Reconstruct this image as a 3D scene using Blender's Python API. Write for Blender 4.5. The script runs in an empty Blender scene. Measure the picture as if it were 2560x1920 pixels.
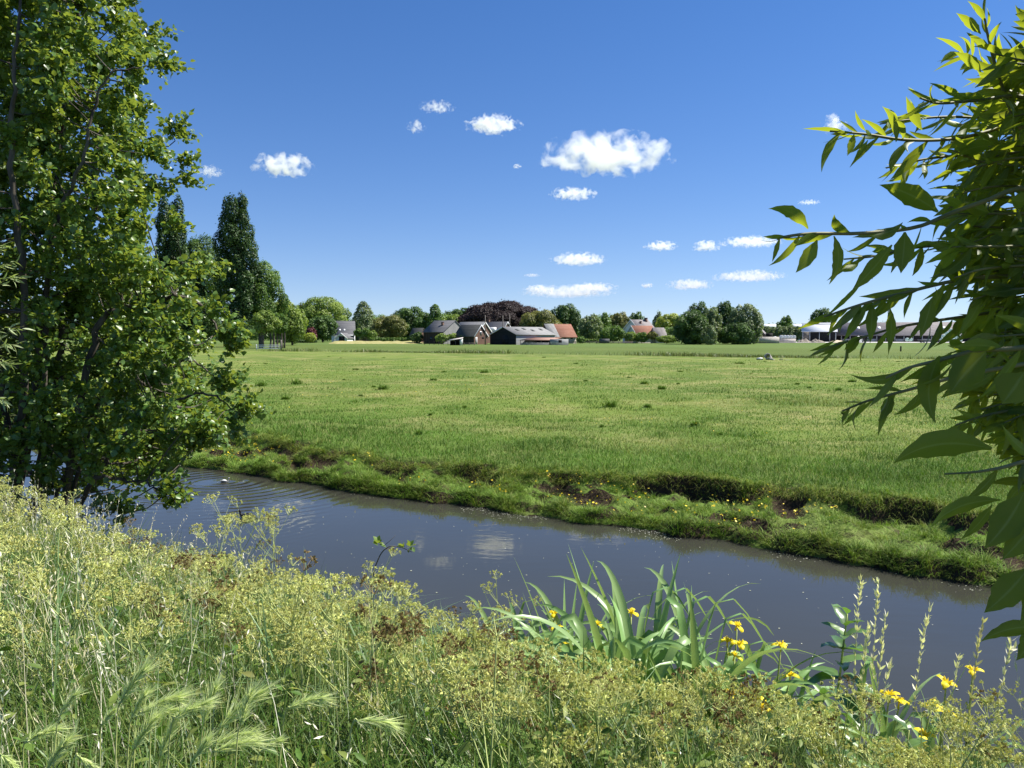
import bpy, math, random
import numpy as np
from mathutils import Vector, Matrix

random.seed(7)
rng = np.random.default_rng(11)
SC = bpy.context.scene
COL = SC.collection
R = math.radians

# ------------------------------------------------------------------ camera
FPX = 1927.0                     # focal length in photo pixels (2560 wide)
CAMZ = 2.6
PITCH = math.atan((960 - 844) / FPX)
cam_d = bpy.data.cameras.new('camera')
cam_d.sensor_width = 36.0
cam_d.lens = 36.0 * FPX / 2560.0
cam_d.clip_start = 0.05
cam_d.clip_end = 40000.0
cam = bpy.data.objects.new('camera', cam_d)
COL.objects.link(cam)
cam.location = (0, 0, CAMZ)
cam.rotation_euler = (math.pi / 2 - PITCH, 0, 0)
SC.camera = cam

# ------------------------------------------------------------------ sky and sun
SUN_EL, SUN_AZ = R(54), R(78)    # azimuth clockwise from +Y (straight ahead)
world = bpy.data.worlds.new('World')
SC.world = world
world.use_nodes = True
wn = world.node_tree.nodes
wl = world.node_tree.links
bgn = wn['Background']
sky = wn.new('ShaderNodeTexSky')
sky.sky_type = 'NISHITA'
sky.sun_disc = False
sky.sun_elevation = SUN_EL
sky.sun_rotation = SUN_AZ
sky.altitude = 0
sky.air_density = 1.0
sky.dust_density = 0.0
sky.ozone_density = 1.4
hs = wn.new('ShaderNodeHueSaturation')          # the camera renders this sky a little more saturated
hs.inputs['Saturation'].default_value = 1.3
wl.new(sky.outputs[0], hs.inputs['Color'])
tcw = wn.new('ShaderNodeTexCoord')               # a clear horizon: low directions look up the sky a little higher
mpw = wn.new('ShaderNodeMapping')
mpw.inputs['Location'].default_value = (0, 0, .045)
mpw.inputs['Scale'].default_value = (1, 1, .955)
wl.new(tcw.outputs['Generated'], mpw.inputs[0])
wl.new(mpw.outputs[0], sky.inputs[0])
tint = wn.new('ShaderNodeMix'); tint.data_type = 'RGBA'; tint.blend_type = 'MULTIPLY'
tint.inputs[0].default_value = 1.0
tint.inputs[7].default_value = (1.01, .96, 1.16, 1)
wl.new(hs.outputs[0], tint.inputs[6])
wl.new(tint.outputs[2], bgn.inputs[0])
bgn.inputs[1].default_value = 0.067

sl = bpy.data.lights.new('sun', 'SUN')
sl.energy = 5.0
sl.angle = R(0.53)
sl.color = (1.0, 0.955, 0.87)
so = bpy.data.objects.new('sun', sl)
COL.objects.link(so)
SUNV = Vector((math.cos(SUN_EL) * math.sin(SUN_AZ), math.cos(SUN_EL) * math.cos(SUN_AZ), math.sin(SUN_EL)))
so.rotation_euler = SUNV.to_track_quat('Z', 'Y').to_euler()
so.location = (30, 0, 60)

SC.view_settings.view_transform = 'Standard'
SC.view_settings.look = 'None'
SC.view_settings.exposure = 0.85
SC.view_settings.gamma = 1.0
SC.render.engine = 'CYCLES'
cy = SC.cycles
cy.max_bounces = 8
cy.diffuse_bounces = 3
cy.glossy_bounces = 3
cy.transmission_bounces = 4
cy.transparent_max_bounces = 8
cy.volume_bounces = 6
cy.volume_step_rate = 0.3
cy.caustics_reflective = False
cy.caustics_refractive = False
cy.sample_clamp_indirect = 4.0
cy.use_denoising = True

# ------------------------------------------------------------------ helpers: pixels to places
Rv = np.array([1.0, 0, 0])
Uv = np.array([0, math.sin(PITCH), math.cos(PITCH)])
Fv = np.array([0, math.cos(PITCH), -math.sin(PITCH)])
CAM = np.array([0, 0, CAMZ])


def P(X, Y, d):
    """point seen at photo pixel X, Y at the forward distance d"""
    r = Fv + (X - 1280) / FPX * Rv + (960 - Y) / FPX * Uv
    return CAM + r * (d / r[1])


def Gz(X, Y, z):
    """where the sight line through X, Y meets height z"""
    r = Fv + (X - 1280) / FPX * Rv + (960 - Y) / FPX * Uv
    return CAM + r * ((z - CAMZ) / r[2])


def to_px(p):
    q = np.asarray(p, float) - CAM
    f = q @ Fv
    return 1280 + FPX * (q @ Rv) / f, 960 - FPX * (q @ Uv) / f, f


def smooth(a, b, x):
    t = np.clip((np.asarray(x, float) - a) / (b - a), 0, 1)
    return t * t * (3 - 2 * t)


def _hash(ix, iy, seed):
    h = (ix.astype(np.int64) * 374761393 + iy.astype(np.int64) * 668265263 + seed * 974711) & 0x7fffffff
    h = ((h ^ (h >> 13)) * 1274126177) & 0x7fffffff
    return ((h ^ (h >> 16)) & 0xffff) / 65535.0


def vnoise(x, y, seed=0):
    x = np.asarray(x, float); y = np.asarray(y, float)
    x, y = np.broadcast_arrays(x, y)
    ix = np.floor(x); iy = np.floor(y)
    fx = x - ix; fy = y - iy
    fx = fx * fx * (3 - 2 * fx); fy = fy * fy * (3 - 2 * fy)
    a = _hash(ix, iy, seed); b = _hash(ix + 1, iy, seed)
    c = _hash(ix, iy + 1, seed); d = _hash(ix + 1, iy + 1, seed)
    return (a * (1 - fx) + b * fx) * (1 - fy) + (c * (1 - fx) + d * fx) * fy


def fbm(x, y, seed=0, o=4):
    s = 0; a = 0.5; t = 0
    for k in range(o):
        s = s + a * vnoise(np.asarray(x) * 2 ** k, np.asarray(y) * 2 ** k, seed + 17 * k)
        t += a; a *= 0.5
    return s / t - 0.5


# ------------------------------------------------------------------ helpers: meshes
def mesh(name, V, F, mat=None, tint=None, smooth_=False):
    me = bpy.data.meshes.new(name)
    V = np.ascontiguousarray(np.asarray(V, np.float32).reshape(-1, 3))
    F = [np.asarray(f, np.int32) for f in F if len(f)]
    loops = np.concatenate([f.ravel() for f in F])
    tot = np.concatenate([np.full(len(f), f.shape[1], np.int32) for f in F])
    start = np.concatenate([[0], np.cumsum(tot)[:-1]]).astype(np.int32)
    me.vertices.add(len(V)); me.vertices.foreach_set('co', V.ravel())
    me.loops.add(len(loops)); me.loops.foreach_set('vertex_index', loops)
    me.polygons.add(len(tot)); me.polygons.foreach_set('loop_start', start)
    if smooth_:
        me.polygons.foreach_set('use_smooth', np.ones(len(tot), bool))
    me.update(calc_edges=True)
    if tint is not None:
        at = me.color_attributes.new('tint', 'FLOAT_COLOR', 'POINT')
        c = np.ones((len(V), 4), np.float32)
        tint = np.asarray(tint, np.float32)
        c[:, :tint.shape[1]] = tint
        at.data.foreach_set('color', c.ravel())
    if mat is not None:
        for m in (mat if isinstance(mat, (list, tuple)) else [mat]):
            me.materials.append(m)
    return me


def link(name, me, parent=None, loc=None, mat4=None):
    o = bpy.data.objects.new(name, me)
    COL.objects.link(o)
    if parent is not None:
        o.parent = parent
    if mat4 is not None:
        o.matrix_local = mat4
    elif loc is not None:
        o.location = [float(a) for a in loc]
    return o


def tag(o, label, cat, group=None):
    o['label'] = label
    o['category'] = cat
    if group:
        o['group'] = group
    return o


def thing(name, label, cat, loc=(0, 0, 0), group=None, rz=0.0):
    o = bpy.data.objects.new(name, None)
    COL.objects.link(o)
    o.empty_display_size = 0.2
    o.location = [float(a) for a in loc]
    o.rotation_euler = (0, 0, rz)
    return tag(o, label, cat, group)


def kind(o, k):
    o['kind'] = k
    return o


class Geo:
    def __init__(s):
        s.V = []; s.F = {}; s.T = []; s.n = 0

    def add(s, V, F, tint=None):
        V = np.asarray(V, float).reshape(-1, 3)
        for f in (F if isinstance(F, list) else [F]):
            f = np.asarray(f, int)
            if f.ndim == 1:
                f = f[None]
            s.F.setdefault(f.shape[1], []).append(f + s.n)
        s.V.append(V)
        t = np.full((len(V), 3), 0.5) if tint is None else np.broadcast_to(np.asarray(tint, float), (len(V), 3))
        s.T.append(t)
        s.n += len(V)
        return s

    def box(s, c, size, axes=None, tint=None):
        h = np.asarray(size, float) / 2
        v = np.array([[x, y, z] for x in (-1, 1) for y in (-1, 1) for z in (-1, 1)]) * h
        if axes is not None:
            v = v @ np.asarray(axes, float)
        f = np.array([[0, 1, 3, 2], [4, 6, 7, 5], [0, 4, 5, 1], [2, 3, 7, 6], [0, 2, 6, 4], [1, 5, 7, 3]])
        return s.add(v + np.asarray(c, float), f, tint)

    def tube(s, pts, rad, sides=6, tint=None, cap=True):
        pts = np.asarray(pts, float)
        n = len(pts)
        rad = np.broadcast_to(np.asarray(rad, float), (n,))
        tg = np.gradient(pts, axis=0)
        tg /= np.linalg.norm(tg, axis=1)[:, None] + 1e-9
        ref = np.array([0.31, 0.17, 0.93]) if abs(tg[0][2]) < 0.8 else np.array([0.95, 0.2, 0.1])
        a = np.cross(tg, ref); a /= np.linalg.norm(a, axis=1)[:, None] + 1e-9
        b = np.cross(tg, a)
        an = np.linspace(0, 2 * np.pi, sides, endpoint=False)
        V = pts[:, None, :] + rad[:, None, None] * (np.cos(an)[None, :, None] * a[:, None, :] + np.sin(an)[None, :, None] * b[:, None, :])
        i = np.arange(n - 1)[:, None] * sides; j = np.arange(sides)[None, :]; k = (j + 1) % sides
        F = np.stack([i + j, i + k, i + sides + k, i + sides + j], -1).reshape(-1, 4)
        FF = [F]
        if cap and sides >= 3:
            FF.append(np.arange(sides)[None, ::-1]); FF.append(np.arange(sides)[None] + (n - 1) * sides)
        return s.add(V.reshape(-1, 3), FF, tint)

    def mesh(s, name, mat, smooth_=False):
        return mesh(name, np.concatenate(s.V), [np.concatenate(f) for f in s.F.values()], mat, np.concatenate(s.T), smooth_)

    def build(s, name, mat, parent=None, loc=None, smooth_=False):
        return link(name, s.mesh(name, mat, smooth_), parent, loc)


def spline(pts, n):
    """Catmull-Rom through pts, n samples"""
    p = np.asarray(pts, float)
    p = np.vstack([2 * p[0] - p[1], p, 2 * p[-1] - p[-2]])
    t = np.linspace(0, len(p) - 3 - 1e-6, n)
    i = t.astype(int); f = (t - i)[:, None]
    a, b, c, d = p[i], p[i + 1], p[i + 2], p[i + 3]
    return 0.5 * (2 * b + (c - a) * f + (2 * a - 5 * b + 4 * c - d) * f ** 2 + (3 * b - a - 3 * c + d) * f ** 3)


def unit(v):
    return v / (np.linalg.norm(v, axis=-1, keepdims=True) + 1e-9)


def blades(base, L, W, az, lean, bend, K, tint, twist=None):
    """grass blades: base (n,3); returns V, [F], T"""
    n = len(base)
    L = np.broadcast_to(L, (n,)); W = np.broadcast_to(W, (n,))
    s = np.linspace(0, 1, K + 1)
    hd = np.stack([np.cos(az), np.sin(az), np.zeros(n)], 1)
    hor = lean[:, None] * s + bend[:, None] * s ** 2.4
    ver = s * np.cos(np.clip(lean, 0, 1.2))[:, None] - 0.55 * np.clip(bend, 0, 2)[:, None] * s ** 3.2
    c = base[:, None, :] + L[:, None, None] * (hor[..., None] * hd[:, None, :] + ver[..., None] * np.array([0, 0, 1.0]))
    tw = az + np.pi / 2 + (rng.normal(0, .5, n) if twist is None else twist)
    wd = np.stack([np.cos(tw), np.sin(tw), np.zeros(n)], 1)
    prof = np.clip(1 - s ** 2.2, 0, 1)[:K] * np.where(s[:K] == 0, .75, 1)
    off = 0.5 * W[:, None, None] * prof[None, :, None] * wd[:, None, :]
    lft = c[:, :K] - off; rgt = c[:, :K] + off
    m = 2 * K + 1
    V = np.empty((n, m, 3))
    V[:, 0:2 * K:2] = lft; V[:, 1:2 * K:2] = rgt; V[:, 2 * K] = c[:, K]
    b = np.arange(n)[:, None] * m
    quads = []
    for k in range(K - 1):
        quads.append(np.stack([b[:, 0] + 2 * k, b[:, 0] + 2 * k + 1, b[:, 0] + 2 * k + 3, b[:, 0] + 2 * k + 2], 1))
    tris = np.stack([b[:, 0] + 2 * K - 2, b[:, 0] + 2 * K - 1, b[:, 0] + 2 * K], 1)
    T = np.repeat(np.asarray(tint, float), m, axis=0)
    F = [tris] + ([np.concatenate(quads)] if quads else [])
    return V.reshape(-1, 3), F, T


# ------------------------------------------------------------------ helpers: materials
def nm(name):
    m = bpy.data.materials.new(name)
    m.use_nodes = True
    nt = m.node_tree
    nt.nodes.clear()
    out = nt.nodes.new('ShaderNodeOutputMaterial')
    return m, nt, out


def N(nt, t, **kw):
    n = nt.nodes.new(t)
    for k, v in kw.items():
        if k.startswith('i_'):
            key = k[2:]
            key = int(key) if key.isdigit() else key.replace('_', ' ')
            n.inputs[key].default_value = v
        else:
            setattr(n, k, v)
    return n


def math_(nt, op, a, b=None, c=None, clamp=False):
    n = nt.nodes.new('ShaderNodeMath'); n.operation = op; n.use_clamp = clamp
    for i, x in enumerate((a, b, c)):
        if x is None:
            continue
        if isinstance(x, (int, float)):
            n.inputs[i].default_value = x
        else:
            nt.links.new(x, n.inputs[i])
    return n.outputs[0]


def mixc(nt, fac, a, b, mode='MIX'):
    n = nt.nodes.new('ShaderNodeMix'); n.data_type = 'RGBA'; n.blend_type = mode
    for k, x in ((0, fac), (6, a), (7, b)):
        if isinstance(x, (int, float)):
            n.inputs[k].default_value = x
        elif isinstance(x, tuple):
            n.inputs[k].default_value = x if len(x) == 4 else (*x, 1)
        else:
            nt.links.new(x, n.inputs[k])
    return n.outputs[2]


def noise_(nt, scale, detail=4, rough=.55, vec=None, dist=0.0):
    n = N(nt, 'ShaderNodeTexNoise', i_Scale=scale, i_Detail=detail, i_Roughness=rough, i_Distortion=dist)
    if vec is not None:
        nt.links.new(vec, n.inputs['Vector'])
    return n.outputs[0]


def mrange(nt, x, a, b, c=0.0, d=1.0):
    n = N(nt, 'ShaderNodeMapRange')
    nt.links.new(x, n.inputs[0])
    for i, v in enumerate((a, b, c, d)):
        n.inputs[i + 1].default_value = v
    return n.outputs[0]


def leaf_mat(name, ca, cb, trans=.35, tcol=None, rough=.45, spec=.4, under=None):
    """ca..cb picked by tint.r, brightness by tint.g"""
    m, nt, out = nm(name)
    at = N(nt, 'ShaderNodeAttribute', attribute_name='tint')
    sp = N(nt, 'ShaderNodeSeparateColor')
    nt.links.new(at.outputs['Color'], sp.inputs[0])
    col = mixc(nt, sp.outputs[0], ca, cb)
    hsv = N(nt, 'ShaderNodeHueSaturation')
    nt.links.new(col, hsv.inputs['Color'])
    nt.links.new(mrange(nt, sp.outputs[1], 0, 1, .6, 1.4), hsv.inputs['Value'])
    base = hsv.outputs[0]
    pcol = base
    if under is not None:
        geo = N(nt, 'ShaderNodeNewGeometry')
        pcol = mixc(nt, geo.outputs['Backfacing'], base, under)
    p = N(nt, 'ShaderNodeBsdfPrincipled', i_Roughness=rough, i_Specular_IOR_Level=spec)
    nt.links.new(pcol, p.inputs['Base Color'])
    tr = N(nt, 'ShaderNodeBsdfTranslucent')
    if tcol is None:
        nt.links.new(mixc(nt, 1.0, base, (1.5, 1.6, .7), 'MULTIPLY'), tr.inputs[0])
    else:
        nt.links.new(mixc(nt, .75, base, tcol), tr.inputs[0])
    mx = N(nt, 'ShaderNodeMixShader', i_0=trans)
    nt.links.new(p.outputs[0], mx.inputs[1]); nt.links.new(tr.outputs[0], mx.inputs[2])
    nt.links.new(mx.outputs[0], out.inputs[0])
    return m


def surf_mat(name, ca, cb, scale=2.0, rough=.8, spec=.25, stretch=(1, 1, 1), bump=.0, contrast=(.35, .65), detail=5, coat=None):
    """two colours mixed by a noise laid on the object"""
    m, nt, out = nm(name)
    tc = N(nt, 'ShaderNodeTexCoord')
    mp = N(nt, 'ShaderNodeMapping'); mp.inputs['Scale'].default_value = stretch
    nt.links.new(tc.outputs['Object'], mp.inputs[0])
    n = noise_(nt, scale, detail, .6, mp.outputs[0])
    col = mixc(nt, mrange(nt, n, *contrast), ca, cb)
    p = N(nt, 'ShaderNodeBsdfPrincipled', i_Roughness=rough, i_Specular_IOR_Level=spec)
    nt.links.new(col, p.inputs['Base Color'])
    if bump:
        b = N(nt, 'ShaderNodeBump', i_Strength=bump, i_Distance=.03)
        nt.links.new(n, b.inputs['Height']); nt.links.new(b.outputs[0], p.inputs['Normal'])
    nt.links.new(p.outputs[0], out.inputs[0])
    return m


def board_mat(name, ca, cb, width=.2, axis='Z', rough=.85, dark=.35):
    """boards or tiles in rows of the given width"""
    m, nt, out = nm(name)
    tc = N(nt, 'ShaderNodeTexCoord')
    sx = N(nt, 'ShaderNodeSeparateXYZ'); nt.links.new(tc.outputs['Object'], sx.inputs[0])
    if axis == 'XY':
        v = math_(nt, 'ADD', sx.outputs[0], sx.outputs[1])
    else:
        v = sx.outputs[axis]
    q = math_(nt, 'DIVIDE', v, width)
    fr = math_(nt, 'FRACT', q)
    gap = math_(nt, 'LESS_THAN', fr, .14)
    cell = math_(nt, 'FLOOR', q)
    wn_ = N(nt, 'ShaderNodeTexWhiteNoise', noise_dimensions='1D'); nt.links.new(cell, wn_.inputs['W'])
    n = noise_(nt, 1.3, 5, .6, tc.outputs['Object'])
    f = math_(nt, 'ADD', math_(nt, 'MULTIPLY', wn_.outputs[0], .5), mrange(nt, n, .3, .7, 0, .5))
    col = mixc(nt, f, ca, cb)
    col = mixc(nt, math_(nt, 'MULTIPLY', gap, 1 - dark), col, (ca[0] * .3, ca[1] * .3, ca[2] * .3))
    p = N(nt, 'ShaderNodeBsdfPrincipled', i_Roughness=rough, i_Specular_IOR_Level=.2)
    nt.links.new(col, p.inputs['Base Color'])
    nt.links.new(p.outputs[0], out.inputs[0])
    return m


# ------------------------------------------------------------------ the lie of the land (u along the canal, v across it)
CA, SA = 0.857, 0.515


def uv_of(x, y):
    return CA * x - SA * y, SA * x + CA * y


def xy_of(u, v):
    return CA * u + SA * v, -SA * u + CA * v


_wl = np.array([uv_of(*Gz(X, Y, 0.0)[:2]) for X, Y in
                [(2560, 1478), (2430, 1458), (2291, 1440), (2060, 1392), (1852, 1360), (1643, 1326), (1423, 1306), (1157, 1267),
                 (984, 1244), (810, 1215), (694, 1198), (555, 1180), (400, 1160)]])
_wl = _wl[np.argsort(_wl[:, 0])]
_sc = np.array([uv_of(*Gz(X, Y, 0.48)[:2]) for X, Y in
                [(2560, 1285), (2430, 1273), (2083, 1238), (1851, 1217), (1666, 1192), (1447, 1180), (1273, 1169), (1111, 1157),
                 (810, 1117), (600, 1085), (400, 1060)]])
_sc = _sc[np.argsort(_sc[:, 0])]


def v_far(u):
    u = np.asarray(u, float)
    return np.interp(u, _wl[:, 0], _wl[:, 1]) + .22 * (vnoise(u * 1.5, u * 0, 3) - .5) + .14 * (vnoise(u * 4.3, u * 0, 4) - .5)


def v_scarp(u):
    u = np.asarray(u, float)
    return np.interp(u, _sc[:, 0], _sc[:, 1]) + .42 * (vnoise(u * 1.1, u * 0, 8) - .5) + .30 * (vnoise(u * 3.3, u * 0, 9) - .5)


def scarp_strength(u):
    """1 where the bank is broken into a raw step, less where it is grown over"""
    u = np.asarray(u, float)
    s = .42 + .58 * smooth(-6.5, -3.2, u)
    s = s * (.45 + .85 * vnoise(u * 1.3, u * 0, 21))
    return np.clip(s + .5 * (np.abs(u + 7.2) < .35), 0, 1)


def bare_patch(u, v):
    """trodden hollows in the lower bank where the peat shows"""
    n = vnoise(u * 1.45 + 3.1, v * 2.6, 201) * .65 + vnoise(u * 4.1, v * 5.3, 202) * .35
    return smooth(.555, .66, n) * smooth(.10, .25, v - v_far(u)) * smooth(.35, .05, v - v_scarp(u))


def far_height(x, y):
    u, v = uv_of(np.asarray(x, float), np.asarray(y, float))
    w = v - v_far(u)
    ws = np.maximum(v_scarp(u) - v_far(u), .5)
    near = np.clip(1.6 - np.abs(v - 10.5) / 12, 0, 1)
    lump = (fbm(u * 1.3, v * 1.3, 31) * .34 + fbm(u * 3.3, v * 3.3, 37, 3) * .26 + fbm(u * 7.5, v * 7.5, 39, 2) * .14) * near
    zt = .03 + .14 * smooth(-.02, .13, w + lump * .3) + .05 * smooth(.1, 1.0, w) + lump * smooth(.02, .3, w) * .9
    zm = .48 + .12 * fbm(u * .35, v * .35, 41, 3) * near + .10 * fbm(u * 1.6, v * 1.6, 43, 3) * near + .5 * smooth(170, 300, y)
    st = scarp_strength(u)
    hw = .05 + .5 * (1 - st)
    s = smooth(-hw, hw, w - ws)
    z = zt * (1 - s) + zm * s
    z = z - .11 * bare_patch(u, v)
    return np.where(w < 0, np.minimum(z, .03) - .6 * smooth(0, .35, -w), z)


def t_near(x, y):
    u, v = uv_of(np.asarray(x, float), np.asarray(y, float))
    return 4.29 + .25 * (vnoise(u * .8, u * 0, 51) - .5) - v


def near_height(x, y):
    u, v = uv_of(np.asarray(x, float), np.asarray(y, float))
    t = t_near(x, y)
    z = np.interp(t, [-1, -.3, 0, .35, 1.0, 2.0, 3.0, 4.0, 60], [-.8, -.4, -.02, .2, .45, .85, 1.1, 1.2, 1.25])
    return z + .06 * fbm(u * 1.8, v * 1.8, 53, 3)

# ================================================================== THE SETTING
def grid_mesh(name, us, vs, hf, mat):
    U, Vv = np.meshgrid(us, vs, indexing='ij')
    x, y = xy_of(U, Vv)
    z = hf(x, y)
    nu, nv = len(us), len(vs)
    V = np.stack([x, y, z], -1).reshape(-1, 3)
    i = np.arange(nu - 1)[:, None] * nv; j = np.arange(nv - 1)[None, :]
    F = np.stack([i + j, i + nv + j, i + nv + j + 1, i + j + 1], -1).reshape(-1, 4)
    c = np.zeros((len(V), 3))
    if hf is far_height:
        c[:, 0] = bare_patch(U, Vv).ravel()
    return mesh(name, V, [F], mat, c, True)


def grow(a, step, end, k=1.16):
    r = []; x = a
    while x < end:
        step *= k; x += step; r.append(x)
    return r


# meadow material ---------------------------------------------------
m, nt, out = nm('meadow_grass')
geo = N(nt, 'ShaderNodeNewGeometry')
pos = geo.outputs['Position']
sx = N(nt, 'ShaderNodeSeparateXYZ'); nt.links.new(pos, sx.inputs[0])
vv = math_(nt, 'ADD', math_(nt, 'MULTIPLY', sx.outputs[0], SA), math_(nt, 'MULTIPLY', sx.outputs[1], CA))
n1 = noise_(nt, .06, 4, .6, pos); n2 = noise_(nt, .35, 4, .6, pos); n3 = noise_(nt, 2.2, 4, .65, pos); n4 = noise_(nt, 14, 4, .7, pos)
col = mixc(nt, mrange(nt, n2, .36, .64), (.115, .175, .032), (.17, .21, .05))
col = mixc(nt, mrange(nt, n1, .42, .62, 0, .75), col, (.20, .265, .05))
col = mixc(nt, mrange(nt, n3, .52, .72, 0, .75), col, (.10, .165, .028))
col = mixc(nt, math_(nt, 'MULTIPLY', mrange(nt, n2, .48, .68), mrange(nt, n3, .35, .6, 0, .85)), col, (.40, .345, .15))
nearb = mrange(nt, math_(nt, 'ADD', vv, mrange(nt, n2, 0, 1, -3, 3)), 19, 12.5)
col = mixc(nt, math_(nt, 'MULTIPLY', nearb, .6), col, (.10, .175, .03))
# the longer, darker grass beyond the field ditch
ed = math_(nt, 'ADD', vv, mrange(nt, n1, 0, 1, -10, 10))
strip = mrange(nt, ed, 84, 90)
nf = noise_(nt, .02, 3, .6, pos)
farc = mixc(nt, mrange(nt, nf, .4, .6), (.105, .15, .032), (.14, .18, .045))
farc = mixc(nt, mrange(nt, n2, .5, .75, 0, .6), farc, (.085, .125, .028))
far2 = mrange(nt, ed, 150, 175)
farc = mixc(nt, math_(nt, 'MULTIPLY', far2, .7), farc, (.13, .19, .05))
col = mixc(nt, strip, col, farc)
col = mixc(nt, mrange(nt, n4, .3, .75, 0, .55), col, mixc(nt, 1.0, col, (.45, .5, .4), 'MULTIPLY'))
# raw peat where the bank is steep
sn = N(nt, 'ShaderNodeSeparateXYZ'); nt.links.new(geo.outputs['True Normal'], sn.inputs[0])
steep = mrange(nt, math_(nt, 'ADD', sn.outputs[2], mrange(nt, n4, 0, 1, -.1, .1)), .80, .62)
steep = math_(nt, 'MULTIPLY', steep, mrange(nt, vv, 18, 14))
bat = N(nt, 'ShaderNodeAttribute', attribute_name='tint')
bsp = N(nt, 'ShaderNodeSeparateColor'); nt.links.new(bat.outputs['Color'], bsp.inputs[0])
steep = math_(nt, 'MAXIMUM', steep, mrange(nt, math_(nt, 'ADD', bsp.outputs[0], mrange(nt, n4, 0, 1, -.3, .3)), .3, .6))
soil = mixc(nt, n4, (.022, .015, .010), (.07, .05, .03))
col = mixc(nt, steep, col, soil)
p = N(nt, 'ShaderNodeBsdfPrincipled', i_Roughness=.9, i_Specular_IOR_Level=.12)
nt.links.new(col, p.inputs['Base Color'])
bp = N(nt, 'ShaderNodeBump', i_Strength=.55, i_Distance=.12)
nt.links.new(math_(nt, 'ADD', n4, math_(nt, 'MULTIPLY', n3, 1.5)), bp.inputs['Height']); nt.links.new(bp.outputs[0], p.inputs['Normal'])
nt.links.new(p.outputs[0], out.inputs[0])
M_MEADOW = m

us = np.array(sorted([-a for a in grow(22, .1, 5000)]) + list(np.arange(-22, 5, .085)) + grow(5, .1, 5000))
vs = np.array(list(np.arange(8.4, 14.2, .055)) + grow(14.2, .06, 6000, 1.07))
o = link('meadow', grid_mesh('meadow', us, vs, far_height, M_MEADOW))
kind(o, 'structure')

m, nt, out = nm('bank_soil')
tc = N(nt, 'ShaderNodeTexCoord')
n = noise_(nt, 6, 5, .7, tc.outputs['Object'])
p = N(nt, 'ShaderNodeBsdfPrincipled', i_Roughness=.95, i_Specular_IOR_Level=.1)
nt.links.new(mixc(nt, mrange(nt, n, .35, .65), (.035, .045, .014), (.10, .105, .035)), p.inputs['Base Color'])
nt.links.new(p.outputs[0], out.inputs[0])
M_BANK = m
us2 = np.array(sorted([-a for a in grow(24, .3, 900, 1.25)]) + list(np.arange(-24, 8, .16)) + grow(8, .3, 900, 1.25))
vs2 = np.array(sorted([-(a) for a in grow(2, .2, 900, 1.3)]) + list(np.arange(-2, 5.2, .1)))
o = link('near_bank', grid_mesh('near_bank', us2, vs2, near_height, M_BANK))
kind(o, 'structure')

# water --------------------------------------------------------------
BIRDS = [Gz(617, 1292, 0.02), Gz(561, 1203, 0.02)]
m, nt, out = nm('canal_water')
geo = N(nt, 'ShaderNodeNewGeometry')
pos = geo.outputs['Position']
h = None
for (bx, by, bz), lam, amp, reach in ((BIRDS[0], .17, .5, 2.0), (BIRDS[1], .24, 1.7, 4.2)):
    d = N(nt, 'ShaderNodeVectorMath', operation='DISTANCE'); nt.links.new(pos, d.inputs[0]); d.inputs[1].default_value = (bx, by, 0)
    wob = noise_(nt, 1.2, 2, .5, pos)
    dist = math_(nt, 'ADD', d.outputs['Value'], math_(nt, 'MULTIPLY', wob, .16))
    w = math_(nt, 'SINE', math_(nt, 'MULTIPLY', dist, 2 * math.pi / lam))
    fall = math_(nt, 'MULTIPLY', mrange(nt, d.outputs['Value'], .1, reach, 1, 0), amp)
    patch = mrange(nt, noise_(nt, .9, 2, .5, pos), .42, .58, .05, 1)
    w = math_(nt, 'MULTIPLY', math_(nt, 'MULTIPLY', w, math_(nt, 'POWER', fall, 1.4)), patch)
    h = w if h is None else math_(nt, 'ADD', h, w)
mp = N(nt, 'ShaderNodeMapping'); mp.inputs['Rotation'].default_value = (0, 0, R(31)); mp.inputs['Scale'].default_value = (.8, 2.4, 1)
nt.links.new(pos, mp.inputs[0])
fine = math_(nt, 'MULTIPLY', math_(nt, 'SUBTRACT', noise_(nt, 3.0, 3, .5, mp.outputs[0]), .5), .55)
gust = mrange(nt, noise_(nt, .35, 2, .5, pos), .42, .62, .25, 1)
h = math_(nt, 'ADD', h, math_(nt, 'MULTIPLY', fine, gust))
bp = N(nt, 'ShaderNodeBump', i_Strength=1.0, i_Distance=.0034)
nt.links.new(h, bp.inputs['Height'])
p = N(nt, 'ShaderNodeBsdfPrincipled', i_Roughness=.02, i_IOR=1.333, i_Specular_IOR_Level=.5)
nt.links.new(mixc(nt, noise_(nt, .5, 2, .5, pos), (.034, .035, .027), (.048, .047, .036)), p.inputs['Base Color'])
nt.links.new(bp.outputs[0], p.inputs['Normal'])
nt.links.new(p.outputs[0], out.inputs[0])
M_WATER = m
cs = [xy_of(u, v) for u, v in ((-120, 3.7), (60, 3.7), (60, 13.5), (-120, 13.5))]
o = link('canal_water', mesh('canal_water', [(x, y, 0) for x, y in cs], [[[0, 1, 2, 3]]], M_WATER))
kind(o, 'structure')

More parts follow.
